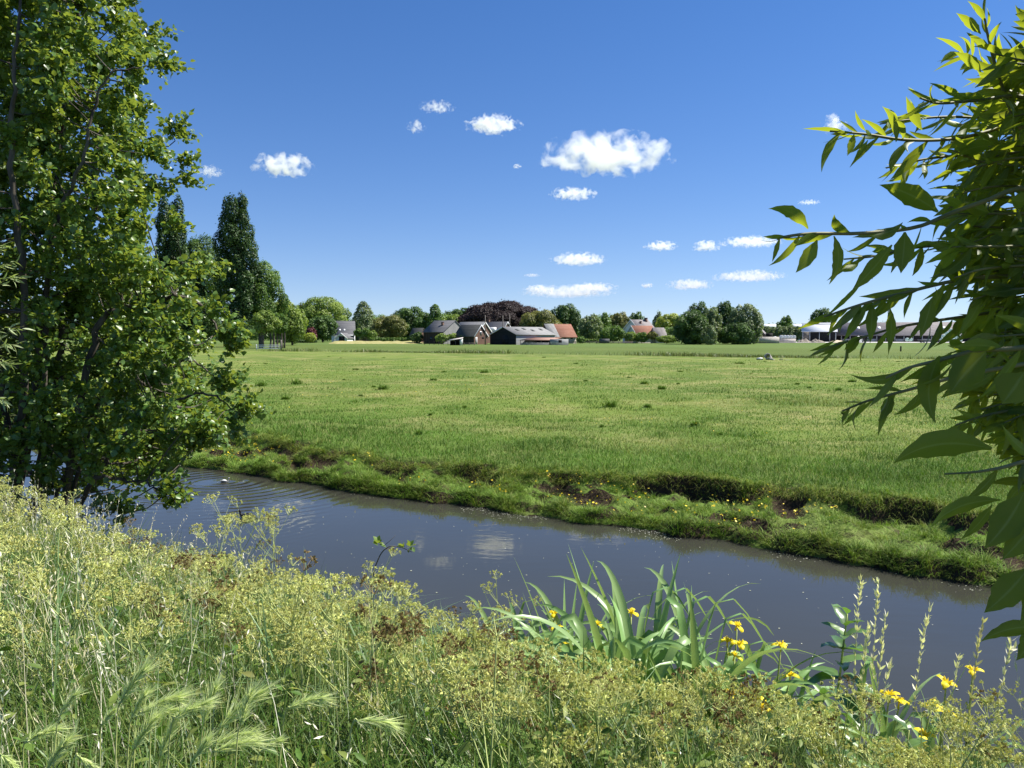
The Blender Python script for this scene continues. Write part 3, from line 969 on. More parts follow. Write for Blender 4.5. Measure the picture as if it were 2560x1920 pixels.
TREES = [
    # left group
    ('poplar', 'dark slender poplar rising behind the alder, left of the taller twin-topped poplar', 378, 478, 490, 176, 'poplar', 'poplar', dict(low=.05)),
    ('broadleaf_tree', 'tall dark tree between the two poplars', 440, 560, 578, 186, 'dark', 'round', dict(low=.1)),
    ('poplar', 'tallest dark columnar poplar beside the white field gate', 528, 648, 482, 172, 'poplar', 'poplar', dict(low=.06)),
    ('broadleaf_tree', 'big leafy tree just right of the tallest poplar, with open branches', 590, 712, 652, 176, 'green', 'open', dict(low=.12)),
    ('broadleaf_tree', 'dark dense tree low behind the alder at left of the poplars', 300, 470, 640, 190, 'dark', 'round', dict(low=.04)),
    ('broadleaf_tree', 'dark undergrowth tree at the foot of the slender poplar', 420, 545, 740, 180, 'dark', 'bush', dict(low=.02)),
    ('young_tree', 'young yellow-green tree with thin trunks behind the gate', 628, 700, 772, 150, 'light', 'open', dict(low=.3, trunks=4)),
    ('young_tree', 'slim young tree with several bare stems at the right end of the gate', 672, 722, 778, 156, 'green', 'open', dict(low=.34, trunks=4)),
    ('broadleaf_tree', 'pale yellow-green tree behind the young trees', 664, 742, 746, 250, 'yellow', 'round', dict(low=.1)),
    ('weeping_willow', 'drooping green willow at the right edge of the poplar group', 690, 768, 768, 205, 'light', 'willow', dict(low=.03)),
    ('broadleaf_tree', 'dark reddish tree peeping out over the drooping willow', 730, 770, 760, 330, 'purple', 'round', dict(low=.1)),
    ('broadleaf_tree', 'large round light green tree behind the white house', 738, 872, 742, 330, 'light', 'round', dict(low=.05)),
    ('evergreen_shrub', 'tall dark green shrub hiding the left end of the white house', 770, 842, 788, 270, 'dark', 'round', dict(low=.02, cat='shrub')),
    ('ornamental_shrub', 'small purple-leaved shrub left of the tall dark shrub', 760, 792, 818, 262, 'purple', 'bush', dict(low=.02, cat='shrub')),
    ('ornamental_shrub', 'small yellow-leaved shrub below the purple one', 758, 790, 832, 255, 'yellow', 'bush', dict(low=.03, cat='shrub')),
    ('pleached_tree', 'clipped tree with knobbly crown beside the white house', 884, 905, 821, 285, 'green', 'bush', dict(low=.35)),
    ('pleached_tree', 'clipped tree, second from the white house', 903, 926, 820, 284, 'green', 'bush', dict(low=.35)),
    ('pleached_tree', 'clipped tree farthest from the white house', 921, 942, 826, 283, 'light', 'bush', dict(low=.3)),
    ('broadleaf_tree', 'tall cone-shaped grey-green tree behind the clipped trees', 872, 945, 751, 350, 'grey', 'cone', dict(low=.05)),
    ('broadleaf_tree', 'round brownish olive tree above the long clipped hedge', 930, 1018, 787, 310, 'olive', 'round', dict(low=.03)),
    ('broadleaf_tree', 'broad dark tree between the brownish tree and the grey farmhouse', 978, 1078, 766, 380, 'dark', 'round', dict(low=.02)),
    ('broadleaf_tree', 'dark tree with a peaked top behind the grey farmhouse roof', 1058, 1118, 757, 375, 'green', 'cone', dict(low=.05)),
    ('broadleaf_tree', 'bluish dark tree left of the copper beech', 1105, 1195, 769, 460, 'dark', 'round', dict(low=.05)),
    ('broadleaf_tree', 'small light green tree behind the grey farmhouse ridge', 1098, 1165, 786, 350, 'light', 'round', dict(low=.05)),
    ('copper_beech', 'huge dark purple copper beech spreading behind the farm', 1155, 1352, 749, 330, 'copper', 'dome', dict(low=.02, cover=3.6, size=.62)),
    ('broadleaf_tree', 'round olive green tree on the right of the copper beech', 1298, 1404, 774, 300, 'olive', 'round', dict(low=.02)),
    ('broadleaf_tree', 'round dark green tree standing above the red barn roof', 1374, 1456, 759, 350, 'dark', 'round', dict(low=.05)),
    ('broadleaf_tree', 'grey-green bushy tree right of the red-roofed barn', 1448, 1508, 786, 320, 'grey', 'round', dict(low=.02)),
    ('broadleaf_tree', 'slender green tree left of the white farmhouse', 1490, 1535, 778, 340, 'green', 'cone', dict(low=.03)),
    ('broadleaf_tree', 'brown-tinged round tree behind the white farmhouse gable', 1520, 1580, 780, 370, 'olive', 'round', dict(low=.05)),
    ('broadleaf_tree', 'dark green tree behind the white farmhouse roof', 1570, 1614, 779, 372, 'dark', 'round', dict(low=.05)),
    ('garden_shrub', 'broad green shrub at the left foot of the white farmhouse', 1502, 1564, 813, 250, 'green', 'bush', dict(low=.02, cat='shrub')),
    ('garden_shrub', 'low light green shrub before the white gable', 1560, 1594, 829, 246, 'light', 'bush', dict(low=.02, cat='shrub')),
    ('garden_shrub', 'low dark shrub under the red farmhouse roof', 1588, 1622, 830, 244, 'green', 'bush', dict(low=.02, cat='shrub')),
    ('orchard_tree', 'small gnarled orchard tree under the red farmhouse roof', 1616, 1644, 829, 243, 'olive', 'bush', dict(low=.3)),
    ('garden_shrub', 'low green shrub at the right end of the white farmhouse', 1640, 1692, 838, 242, 'light', 'bush', dict(low=.02, cat='shrub')),
    ('broadleaf_tree', 'thin wispy tree right of the white farmhouse chimney', 1630, 1662, 777, 345, 'grey', 'open', dict(low=.1)),
    ('broadleaf_tree', 'yellow-green tree left of the tall dark clump', 1640, 1712, 783, 300, 'yellow', 'round', dict(low=.03)),
    ('broadleaf_tree', 'medium green tree filling in behind the orchard', 1650, 1720, 815, 262, 'green', 'bush', dict(low=.02)),
    ('broadleaf_tree', 'wide dark green tree at the left front of the tall clump', 1684, 1776, 776, 222, 'dark', 'round', dict(low=-.12)),
    ('broadleaf_tree', 'tall dark tree with a lobed top in the middle of the tall clump', 1716, 1780, 753, 236, 'dark', 'clump', dict(low=-.12)),
    ('willow', 'pale drooping willow in the middle of the tall clump', 1752, 1806, 764, 224, 'grey', 'willow', dict(low=-.12)),
    ('broadleaf_tree', 'dark tree with the highest top of the tall clump', 1784, 1842, 749, 238, 'dark', 'clump', dict(low=-.12)),
    ('willow', 'broad olive-grey willow at the right end of the tall clump', 1822, 1906, 759, 226, 'grey', 'clump', dict(low=-.12)),
    ('willow', 'small pale willow bush at the foot of the tall clump', 1752, 1792, 812, 214, 'grey', 'bush', dict(low=-.12)),
    ('willow', 'dark bushy growth low between the clump and the dung wall', 1800, 1888, 806, 222, 'dark', 'bush', dict(low=-.12)),
    ('broadleaf_tree', 'airy green tree above the grey willow row, left of the white open barn', 1944, 1986, 789, 400, 'green', 'open', dict(low=.1)),
    ('broadleaf_tree', 'round dark tree behind the ridge of the white open barn', 2026, 2088, 770, 400, 'dark', 'round', dict(low=.05)),
    ('garden_shrub', 'light green shrub in front of the grey farmhouse wall', 1088, 1120, 833, 222, 'light', 'bush', dict(low=.05, cat='shrub')),
    ('garden_shrub', 'small pollard shrub between the shelter and the grey farmhouse', 1116, 1146, 833, 223, 'light', 'bush', dict(low=.25, cat='shrub')),
    ('garden_shrub', 'small pollard shrub just above the little shelter roof', 1150, 1170, 836, 222, 'green', 'bush', dict(low=.3, cat='shrub')),
    ('topiary', 'ball-shaped clipped green bush at the right end of the red-roofed barn', 1442, 1462, 841, 236, 'green', 'bush', dict(low=.02, cat='shrub')),
    ('evergreen_shrub', 'dark round evergreen bush left of the grey farmhouse', 1026, 1060, 830, 236, 'dark', 'bush', dict(low=.0, cat='shrub')),
]
for i in range(9):
    a = 1888 + i * 15
    TREES.append(('willow', 'grey-green bushy willow in the clipped row left of the white open barn', a, a + 26, 812 + (i * 7) % 5, 330, 'grey', 'bush', dict(low=.02, group='row of grey-green willows by the white barn')))
for t in TREES:
    tree(*t[:8], **t[8])

# hedges
def hedge(label, Xa, Xb, Yt, d, mat, depth=1.2):
    a, b = P(Xa, Yt, d), P(Xb, Yt, d)
    zb = float(far_height(a[0], d)); h = a[2] - zb
    L = b[0] - a[0]
    n = int(L / (h * .55)) + 1
    bl = [((k + .5) / n * L, random.uniform(-.1, .1), h * .5, L / n * .72, depth * .6, h * .5) for k in range(n)]
    V, F, T = crown_leaves(bl, .0017 * d, 2.4, .6)
    V[:, 2] = np.clip(V[:, 2], 0, h)
    root = thing('hedge', label, 'hedge', (a[0], d, zb))
    link('foliage', mesh('foliage', V, [F], LEAFM[mat], T), root)


hedge('long low clipped hedge left of the grey farmhouse', 924, 1032, 843, 262, 'green')
hedge('low hedge right of the red-roofed barn', 1452, 1520, 847, 262, 'light')
hedge('low dark hedge left of the white house behind the yellow shrub', 690, 792, 849, 258, 'dark')

# woods far beyond the farm that read as one dark line
def far_wood(label, Xa, Xb, d, Yt, mat, seed):
    bl = []
    X = Xa
    while X < Xb:
        w = random.uniform(14, 30)
        yt = Yt + 7 * (float(vnoise(X * .02, 0, seed)) - .5) * 2 + random.uniform(-3, 3)
        c = P(X, yt, d + random.uniform(-40, 40))
        r = w / FPX * d
        zb = float(far_height(c[0], d))
        h = c[2] - zb
        bl.append((c[0], c[1], zb + h * .45, r, r, h * .55))
        X += w * .9
    V, F, T = crown_leaves(bl, .0021 * d, 1.7, .6)
    o = link('distant_wood', mesh('distant_wood', V, [F], LEAFM[mat], T))
    tag(kind(o, 'stuff'), label, 'wood')


far_wood('far line of trees on the horizon behind the farms', 560, 2000, 640, 810, 'dark', 3)
far_wood('continuous belt of trees closing the view between the farms', 690, 1560, 440, 789, 'green', 13)
far_wood('low far wood on the horizon at the right', 1860, 2800, 900, 808, 'grey', 5)
far_wood('dark far trees on the horizon behind the left trees', -500, 700, 420, 800, 'dark', 7)

# ================================================================== BUILDINGS
ROOF_SLATE = board_mat('grey_slate', (.115, .115, .12), (.185, .18, .185), .38, 'Z')
ROOF_LIGHT = board_mat('weathered_roof_sheet', (.20, .20, .20), (.31, .30, .29), .5, 'XY', dark=.7)
ROOF_DARK = board_mat('dark_tile', (.055, .058, .055), (.105, .105, .10), .34, 'Z')
ROOF_RED = board_mat('red_pantile', (.235, .10, .065), (.32, .165, .115), .36, 'Z')
ROOF_WHITE = board_mat('white_roof_sheet', (.68, .70, .73), (.8, .81, .83), .9, 'XY', dark=.85)
ROOF_MAUVE = board_mat('greyed_fibre_sheet', (.20, .18, .175), (.30, .27, .265), .9, 'XY', dark=.75)
ROOF_RUST = surf_mat('rusty_roof_sheet', (.27, .12, .085), (.42, .27, .21), 1.6, .7, .3, (2.5, 2.5, .4), 0, (.35, .65))
BRICK = board_mat('brown_brick', (.115, .068, .05), (.20, .125, .095), .09, 'Z')
TARRED = board_mat('tarred_boards', (.012, .014, .017), (.028, .032, .037), .28, 'Z')
PLANK = board_mat('grey_planks', (.25, .25, .25), (.45, .45, .44), .25, 'Z')
BROWNWALL = board_mat('dark_brown_boards', (.045, .035, .03), (.08, .065, .055), .3, 'XY')
WHITEWALL = surf_mat('white_render', (.62, .62, .61), (.75, .75, .74), .8, .85)
CREAM = surf_mat('cream_brick', (.36, .33, .28), (.48, .44, .38), 1.5, .85)
WHITEPAINT = surf_mat('white_paint', (.72, .72, .70), (.82, .82, .81), 4, .5)
GLASS = surf_mat('window_glass', (.02, .025, .03), (.05, .06, .07), 2, .08, .6)
DARK = surf_mat('dark_and_shade', (.008, .008, .009), (.018, .018, .02), 2, .8)  # dark things; also paints the shade inside openings
STEEL = surf_mat('grey_steel', (.28, .29, .29), (.42, .43, .43), 3, .5, .5)
WOODPOLE = surf_mat('weathered_wood', (.11, .095, .08), (.22, .20, .175), 5, .9, .2, (1, 1, .2))
CONCRETE = surf_mat('concrete', (.34, .31, .28), (.50, .46, .42), 2.5, .9, .2, (1, 1, 1), .3)


class House:
    """gabled building; the near gable's ridge end is seen at pixel Xg, distance d"""

    def __init__(s, name, label, cat, Xg, d, phi, sgn, Wpx, Lpx, Yr, Ye, Yb=None, wall=BRICK, roof=ROOF_SLATE, gable=None, over=.35, W=None, L=None, barge=None):
        ph = R(phi)
        mpp = d / FPX
        s.W = W or Wpx * mpp / math.sin(ph)
        s.L = L or Lpx * mpp / math.cos(ph)
        s.e1 = np.array([sgn * math.cos(ph), math.sin(ph), 0])
        s.e2 = np.array([sgn * math.sin(ph), -math.cos(ph), 0])
        s.ez = np.array([0, 0, 1.0])
        x, y = P(Xg, Yr, d)[:2]
        s.zb = float(far_height(x, y))
        s.hr = P(Xg, Yr, d)[2] - s.zb
        s.he = P(Xg, Ye, d)[2] - s.zb
        s.root = thing(name, label, cat, (x, y, s.zb))
        s.A = np.stack([s.e1, s.e2, s.ez])
        W_, L_, he, hr = s.W / 2, s.L, s.he, s.hr
        g = Geo()
        q = s.pt
        for t0, t1 in ((0, L_),):
            v = np.array([q(t0, -W_, -.3), q(t0, W_, -.3), q(t0, W_, he), q(t0, 0, hr - .06), q(t0, -W_, he),
                          q(t1, -W_, -.3), q(t1, W_, -.3), q(t1, W_, he), q(t1, 0, hr - .06), q(t1, -W_, he)])
            g.add(v, [np.array([[1, 6, 7, 2], [5, 0, 4, 9]]), np.array([[6, 5, 9, 8, 7]])])
        g.build('wall', wall, s.root)
        g2 = Geo().add(v[:5], np.array([[0, 1, 2, 3, 4]]))
        me = g2.build('gable_wall', gable or wall, s.root)
        s.roof(roof, 0, L_, over, name_='roof')
        if barge is not None:
            s.barge(barge, over)

    def pt(s, t, w, z):
        return t * s.e1 + w * s.e2 + z * s.ez

    def roof(s, mat, t0, t1, over, name_='roof', ov2=None):
        W_ = s.W / 2
        sl = (s.hr - s.he) / W_
        g = Geo()
        th = .16
        a, b = t0 - (.25 if t0 == 0 else 0), t1 + (.25 if t1 == s.L else 0)
        for sd in (1, -1):
            we = (W_ + over) * sd
            ze = s.he - over * sl
            v = [s.pt(a, 0, s.hr), s.pt(b, 0, s.hr), s.pt(b, we, ze), s.pt(a, we, ze),
                 s.pt(a, 0, s.hr + th), s.pt(b, 0, s.hr + th), s.pt(b, we, ze + th), s.pt(a, we, ze + th)]
            g.add(v, np.array([[0, 1, 2, 3], [7, 6, 5, 4], [0, 3, 7, 4], [1, 5, 6, 2], [3, 2, 6, 7]]))
        return g.build(name_, mat, s.root)

    def barge(s, mat, over, sides=(1, -1)):
        W_ = s.W / 2
        sl = (s.hr - s.he) / W_
        for sd in sides:
            g = Geo()
            we = (W_ + over) * sd
            ze = s.he - over * sl
            v = []
            for t in (-.31, -.255):
                v += [s.pt(t, 0, s.hr + .2), s.pt(t, we, ze + .2), s.pt(t, we, ze - .2), s.pt(t, 0, s.hr - .22)]
            g.add(v, np.array([[0, 1, 2, 3], [7, 6, 5, 4], [0, 4, 5, 1], [3, 2, 6, 7], [1, 5, 6, 2]]))
            g.build('bargeboard', mat, s.root)

    def on_gable(s, name, w, z, ww, hh, mat, frame=None, dep=.06):
        if frame is not None:
            f = Geo().box(s.pt(-dep / 2, w, z), (dep, ww + .24, hh + .24), s.A).build(name, frame, s.root)
            Geo().box(s.pt(-dep - .012, w, z), (.03, ww, hh), s.A).build('pane', mat, f)
            return f
        return Geo().box(s.pt(-dep / 2, w, z), (dep, ww, hh), s.A).build(name, mat, s.root)

    def on_side(s, name, t, z, ww, hh, mat, frame=None, dep=.06):
        W_ = s.W / 2
        if frame is not None:
            f = Geo().box(s.pt(t, W_ + dep / 2, z), (ww + .24, dep, hh + .24), s.A).build(name, frame, s.root)
            Geo().box(s.pt(t, W_ + dep + .012, z), (ww, .03, hh), s.A).build('pane', mat, f)
            return f
        return Geo().box(s.pt(t, W_ + dep / 2, z), (ww, dep, hh), s.A).build(name, mat, s.root)

    def skylight(s, t, f, ww, hh, mat):
        """f: 0 ridge .. 1 eave, on the seen slope"""
        W_ = s.W / 2
        sl = (s.hr - s.he) / W_
        c = s.pt(t, f * W_, s.hr - f * W_ * sl + .2)
        a2 = unit(s.e2 - sl * s.ez)
        A = np.stack([s.e1, a2, np.cross(s.e1, a2)])
        return Geo().box(c, (ww, hh, .1), A).build('skylight', mat, s.root)

    def chimney(s, t, w, h, mat=BRICK, sz=.7):
        W_ = s.W / 2
        z = s.hr - abs(w) * (s.hr - s.he) / W_
        return Geo().box(s.pt(t, w, z + h / 2 - .4), (sz, sz, h + .8), s.A).box(s.pt(t, w, z + h + .05), (sz + .16, sz + .16, .12), s.A).build('chimney', mat, s.root)


# white house among the trees
h = House('white_house', 'white house with steep grey roof and three small skylights', 'house', 829, 300, 14, 1, 16, 54, 803, 836, wall=WHITEWALL, roof=ROOF_SLATE, barge=WHITEPAINT)
for t, f in ((1.6, .70), (3.0, .70), (4.7, .70)):
    h.skylight(t, f, .55, .8, WHITEPAINT)
h.on_side('awning', h.L * .72, 2.5, 3.2, .3, WHITEPAINT, None, 1.2)
h.on_side('window', h.L * .70, 1.5, 1.6, 1.1, GLASS, WHITEPAINT)
h.on_side('window', h.L * .9, 1.3, 1.0, 1.9, GLASS, WHITEPAINT)
g_ = House('garage', 'small white gabled garage with dark door before the white house', 'garage', 853, 291, 80, 1, 30, 4, 833, 845, wall=WHITEWALL, roof=ROOF_SLATE, barge=WHITEPAINT, L=6)
g_.on_gable('garage_door', .2, 1.1, 2.3, 2.1, DARK)
# low dark roofed shed left of the farm
h = House('brick_shed', 'small dark-roofed brick shed half hidden left of the grey farmhouse', 'shed', 1058, 262, 22, -1, 12, 26, 821, 838, wall=BRICK, roof=ROOF_DARK)
# big grey farmhouse
h = House('farmhouse', 'big farmhouse with grey slate roof and dark brown front wall', 'farmhouse', 1137, 236, 30, -1, 50, 52, 802, 830, wall=BROWNWALL, roof=ROOF_SLATE, gable=ROOF_LIGHT)
h.chimney(h.L * .36, h.W * .22, 1.0, BRICK, .6)
h.on_side('window', h.L * .12, 1.5, .9, 1.0, GLASS, WHITEPAINT)
h.on_side('window', h.L * .62, 1.6, .8, .9, GLASS)
h.on_side('door', h.L * .35, 1.1, 1.1, 2.2, DARK)
# long middle house
h = House('long_barn', 'long barn with pale ridge and brick gable behind the steep-roofed brick barn', 'barn', 1212, 246, 30, -1, 34, 62, 805.5, 833, wall=BRICK, roof=ROOF_LIGHT, barge=WHITEPAINT)
h.on_gable('window', .5, 3.2, .7, 1.3, GLASS, WHITEPAINT)
# front brick barn
h = House('brick_barn', 'brown brick barn with steep dark roof, white bargeboards and a small white window', 'barn', 1202, 222, 32, -1, 31, 50, 813, 840, wall=BROWNWALL, roof=ROOF_DARK, gable=BRICK, barge=WHITEPAINT, over=.3)
h.on_gable('window', .0, 3.2, .7, .9, GLASS, WHITEPAINT)
h.on_gable('hatch', -1.1, 1.9, 1.0, .5, DARK)
h.on_gable('door', 2.3, 1.0, .7, 1.9, PLANK, WHITEPAINT)
# rear farmhouse
h = House('rear_house', 'grey-roofed house with tall white gable edges behind the black barn', 'house', 1268, 256, 34, -1, 32, 52, 805, 834, wall=WHITEWALL, roof=ROOF_SLATE, gable=BRICK, barge=WHITEPAINT)
h.chimney(h.L * .9, 0, .9, BRICK, .6)
h.on_side('dormer', h.L * .35, 4.5, 2.4, 1.3, WHITEPAINT, None, 1.6)
# black barn
h = House('black_barn', 'black tarred barn with low grey roof in the middle of the farm', 'barn', 1257, 218, 42, 1, 66, 100, 818, 837, wall=PLANK, roof=ROOF_LIGHT, gable=TARRED, over=.3)
h.barge(WHITEPAINT, .3, (-1,))
for t, f in ((3.2, .45), (6.5, .3), (9, .5), (13, .35)):
    h.skylight(t, f, .9, 1.3, ROOF_DARK)
h.on_gable('barn_door', 1.0, 1.3, 2.6, 2.5, TARRED)
BARN = h
# red-roofed barn
h = House('red_barn', 'barn with an orange-red tiled roof, grey at its left third, right of the black barn', 'barn', 1362, 240, 26, 1, 26, 66, 811, 841, wall=CREAM, roof=ROOF_RED, gable=BROWNWALL)
W_ = h.W / 2
sl_ = (h.hr - h.he) / W_
g = Geo()
v = [h.pt(-.3, 0, h.hr + .20), h.pt(h.L * .34, 0, h.hr + .20), h.pt(h.L * .34, W_ + .36, h.he - .36 * sl_ + .20), h.pt(-.3, W_ + .36, h.he - .36 * sl_ + .20)]
g.add(v + [a - np.array([0, 0, .03]) for a in v], np.array([[3, 2, 1, 0], [4, 5, 6, 7], [3, 7, 6, 2], [1, 2, 6, 5], [0, 4, 7, 3]]))
g.build('grey_roof_sheeting', ROOF_LIGHT, h.root)
h.on_side('window', h.L * .55, 1.9, .8, .9, DARK)
h.on_side('window', h.L * .82, 1.9, .8, .9, DARK)
# lean-to with rusty roof before the black barn
c0 = P(1300, 862, 212)
def lean_to():
    zb = float(far_height(c0[0], c0[1]))
    a = P(1300, 851, 212); b = P(1378, 851, 212); a2 = P(1326, 845, 219); b2 = P(1404, 845, 219)
    root = thing('lean_to_shed', 'low open shed with rusty red roof against the black barn', 'shed', (c0[0], c0[1], zb))
    o0 = np.array([c0[0], c0[1], zb])
    v = [a - o0, b - o0, b2 - o0, a2 - o0]
    v = [np.asarray(q) for q in v]
    th = np.array([0, 0, .12])
    Geo().add(v + [q + th for q in v], np.array([[3, 2, 1, 0], [4, 5, 6, 7], [0, 1, 5, 4], [1, 2, 6, 5], [3, 0, 4, 7]])).build('roof', ROOF_RUST, root)
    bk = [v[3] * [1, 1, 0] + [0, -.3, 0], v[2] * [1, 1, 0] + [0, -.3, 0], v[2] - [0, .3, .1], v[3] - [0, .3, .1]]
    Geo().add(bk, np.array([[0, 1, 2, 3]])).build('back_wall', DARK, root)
    for f in (.02, .34, .68, .98):
        q = v[0] * (1 - f) + v[1] * f
        Geo().box((q[0], q[1] + .15, q[2] / 2), (.16, .16, q[2] - .02)).build('post', WOODPOLE, root)
    r0, r1 = P(1375, 848, 210.5), P(1420, 846, 212)
    g = Geo()
    L = r1[0] - r0[0]
    g.box(((r0[0] + r1[0]) / 2 - o0[0], r0[1] - o0[1], (r0[2] - zb) / 2), (L, .12, r0[2] - zb))
    g.build('end_wall', PLANK, root)
    Geo().box(((r0[0] * .45 + r1[0] * .55) - o0[0], r0[1] - o0[1] - .08, (r0[2] - zb) * .62), (.9, .06, .8)).build('opening', DARK, root)


lean_to()
# white farmhouse
h = House('white_farmhouse', 'white farmhouse with grey roof and dark chimney at the ridge end', 'farmhouse', 1578, 262, 32, 1, 34, 46, 800, 826, wall=WHITEWALL, roof=ROOF_MAUVE, gable=WHITEWALL, barge=WHITEPAINT)
h.chimney(h.L * .82, .6, 1.2, BRICK, .8)
h.chimney(h.L * .38, 1.6, .8, BRICK, .5)
h.on_gable('window', .2, 4.9, 1.0, 1.3, GLASS, WHITEPAINT)
h = House('farmhouse_wing', 'lower red-roofed wing in front of the white farmhouse', 'house', 1579, 250, 32, 1, 26, 56, 815, 842, wall=CREAM, roof=ROOF_RED, gable=WHITEWALL, barge=WHITEPAINT)
h.on_gable('window', .3, 2.2, .8, 1.0, GLASS, WHITEPAINT)
h = House('grey_outbuilding', 'low grey-roofed outbuilding at the right end of the white farmhouse', 'outbuilding', 1632, 252, 30, 1, 14, 30, 820, 842, wall=CREAM, roof=ROOF_MAUVE)
# little barn by the dung wall
h = House('wooden_shed', 'small brown wooden shed with a gable behind the concrete dung wall', 'shed', 1899, 262, 66, 1, 24, 8, 823, 836, wall=BROWNWALL, roof=ROOF_MAUVE, gable=BROWNWALL, L=7)
h.on_gable('hatch', 0, 2.9, 1.2, .8, DARK)


def block(name, label, cat, Xa, Xb, Yt, Yb, d, depth, mat, bev=.03, group=None):
    a, b = P(Xa, Yt, d), P(Xb, Yt, d)
    zb = P(Xa, Yb, d)[2]
    g = Geo().box((0, 0, (a[2] - zb) / 2), (b[0] - a[0], depth, a[2] - zb))
    o = g.build(name, mat, None, ((a[0] + b[0]) / 2, d + depth / 2, zb))
    return tag(o, label, cat, group)


def dung_wall():
    a, b = P(1878, 842, 246), P(1948, 846, 246)
    zb = float(far_height(a[0], 246))
    root = thing('dung_wall', 'pale pinkish concrete wall round the dung heap', 'wall', (a[0], 246, zb))
    L, H = b[0] - a[0], a[2] - zb
    Geo().box((L / 2, 0, H / 2), (L, .25, H)).build('front_panel', CONCRETE, root)
    Geo().box((.1, 3.1, H / 2), (.25, 6, H)).build('side_panel', CONCRETE, root)
    Geo().box((L - .1, 3.1, H * .4), (.25, 6, H * .8)).build('side_panel', CONCRETE, root)


dung_wall()
tk = thing('water_tank', 'dark square tank standing up behind the dung wall', 'tank', tuple(P(1923, 845, 250)))
Geo().box((0, 0, .75), (1.85, 1.6, 1.5)).build('tank_body', DARK, tk)
Geo().box((0, 0, 1.53), (2.0, 1.75, .08)).build('tank_lid', WOODPOLE, tk)
# white open barn
h = House('open_barn', 'open-fronted barn with bright white roof and dark gable', 'barn', 2090, 290, 20, -1, 34, 74, 808, 829, wall=DARK, roof=ROOF_WHITE, gable=BROWNWALL)  # solid side wall, coloured dark for the shade inside the open front
c = h.skylight(h.L * .48, .16, h.L * .86, .75, DARK); c.name = 'ridge_vent'
for f in (.03, .2, .5, .78, .98):
    h.on_side('post', h.L * f, h.he / 2, .28, h.he - .1, STEEL, None, .25)
h.on_side('side_panel', h.L * .88, h.he / 2, 3.0, h.he - .2, WOODPOLE, None, .12)
# long barn
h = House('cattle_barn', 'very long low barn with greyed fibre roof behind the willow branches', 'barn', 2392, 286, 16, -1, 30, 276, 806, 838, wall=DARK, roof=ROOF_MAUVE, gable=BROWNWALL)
for k in range(14):
    h.on_side('post', h.L * (k + .3) / 14, h.he / 2, .25, h.he - .1, STEEL, None, .2)
for k in range(13):
    h.on_side('panel', h.L * (k + .8) / 14, h.he * .25, h.L / 14 - .6, h.he * .45, BROWNWALL if k % 3 else PLANK, None, .1)
for k in range(5):
    h.skylight(h.L * (.12 + .17 * k), .45, 1.0, 1.6, WHITEPAINT)
h = House('milking_shed', 'small shed with pale grey roof right of the very long barn', 'shed', 2462, 300, 16, -1, 16, 44, 818, 832, wall=BROWNWALL, roof=ROOF_LIGHT)
h.on_side('door', h.L * .6, 1.4, 2.2, 2.6, DARK)
# glasshouse roofs far behind
for Xa, Xb, lab in ((1896, 1942, 'pale glasshouse roof far behind the grey willow row'), (1976, 2006, 'pale glasshouse roof far off left of the white open barn')):
    h = House('glasshouse', lab, 'glasshouse', Xb, 470, 8, -1, 6, Xb - Xa, 811, 816.5, wall=WHITEWALL, roof=ROOF_WHITE, W=9)

# three tall poles among the farm roofs
for X, Yt, d, lab in ((1213, 788, 214, 'tall bare pole beside the brick barn gable'), (1257, 789, 226, 'tall bare pole behind the black barn ridge'), (1274, 787, 228, 'tall bare pole rightmost of the farm poles')):
    a = P(X, Yt, d); zb = float(far_height(a[0], d))
    o = Geo().tube([(0, 0, -.3), (0.02, 0, (a[2] - zb) / 2), (0, 0, a[2] - zb)], [.17, .15, .12], 8).build('hayrick_pole', WOODPOLE, None, (a[0], d, zb), True)
    tag(o, lab, 'pole', 'tall poles of the farm hayrick')

# little field shelter
def shelter():
    d = 205
    a, b = P(1125, 852, d), P(1156, 846, d)
    zb = float(far_height(a[0], d))
    root = thing('field_shelter', 'tiny tin-roofed animal shelter in front of the farm', 'shelter', (a[0], d, zb))
    w = b[0] - a[0]; h0, h1 = a[2] - zb, b[2] - zb
    v = [np.array(q) for q in ((-.3, -.4, h0), (w + .1, -.4, h1), (w + .1, 2.2, h1 + .25), (-.3, 2.2, h0 + .25))]
    th = np.array([0, 0, .08])
    Geo().add(v + [q + th for q in v], np.array([[3, 2, 1, 0], [4, 5, 6, 7], [0, 1, 5, 4], [1, 2, 6, 5], [2, 3, 7, 6], [3, 0, 4, 7]])).build('roof', surf_mat('streaked_tin', (.34, .28, .24), (.62, .60, .58), 2, .6, .4, (6, .6, 1)), root)
    Geo().add([(0, 0, 0), (0, 2, 0), (0, 2, h0 + .1), (0, 0, h0)], [[0, 1, 2, 3]]).build('side_panel', WHITEPAINT, root)
    Geo().box((w - .35, -.02, h1 / 2), (.7, .06, h1 - .1)).build('front_panel', WHITEPAINT, root)
    Geo().box((w - .02, 1, h1 / 2), (.06, 2, h1 - .06)).build('side_panel', PLANK, root)
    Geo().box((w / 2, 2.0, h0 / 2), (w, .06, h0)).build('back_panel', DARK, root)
    for x in (.05, w * .45):
        Geo().box((x, -.1, h0 / 2), (.1, .1, h0)).build('post', WOODPOLE, root)


shelter()


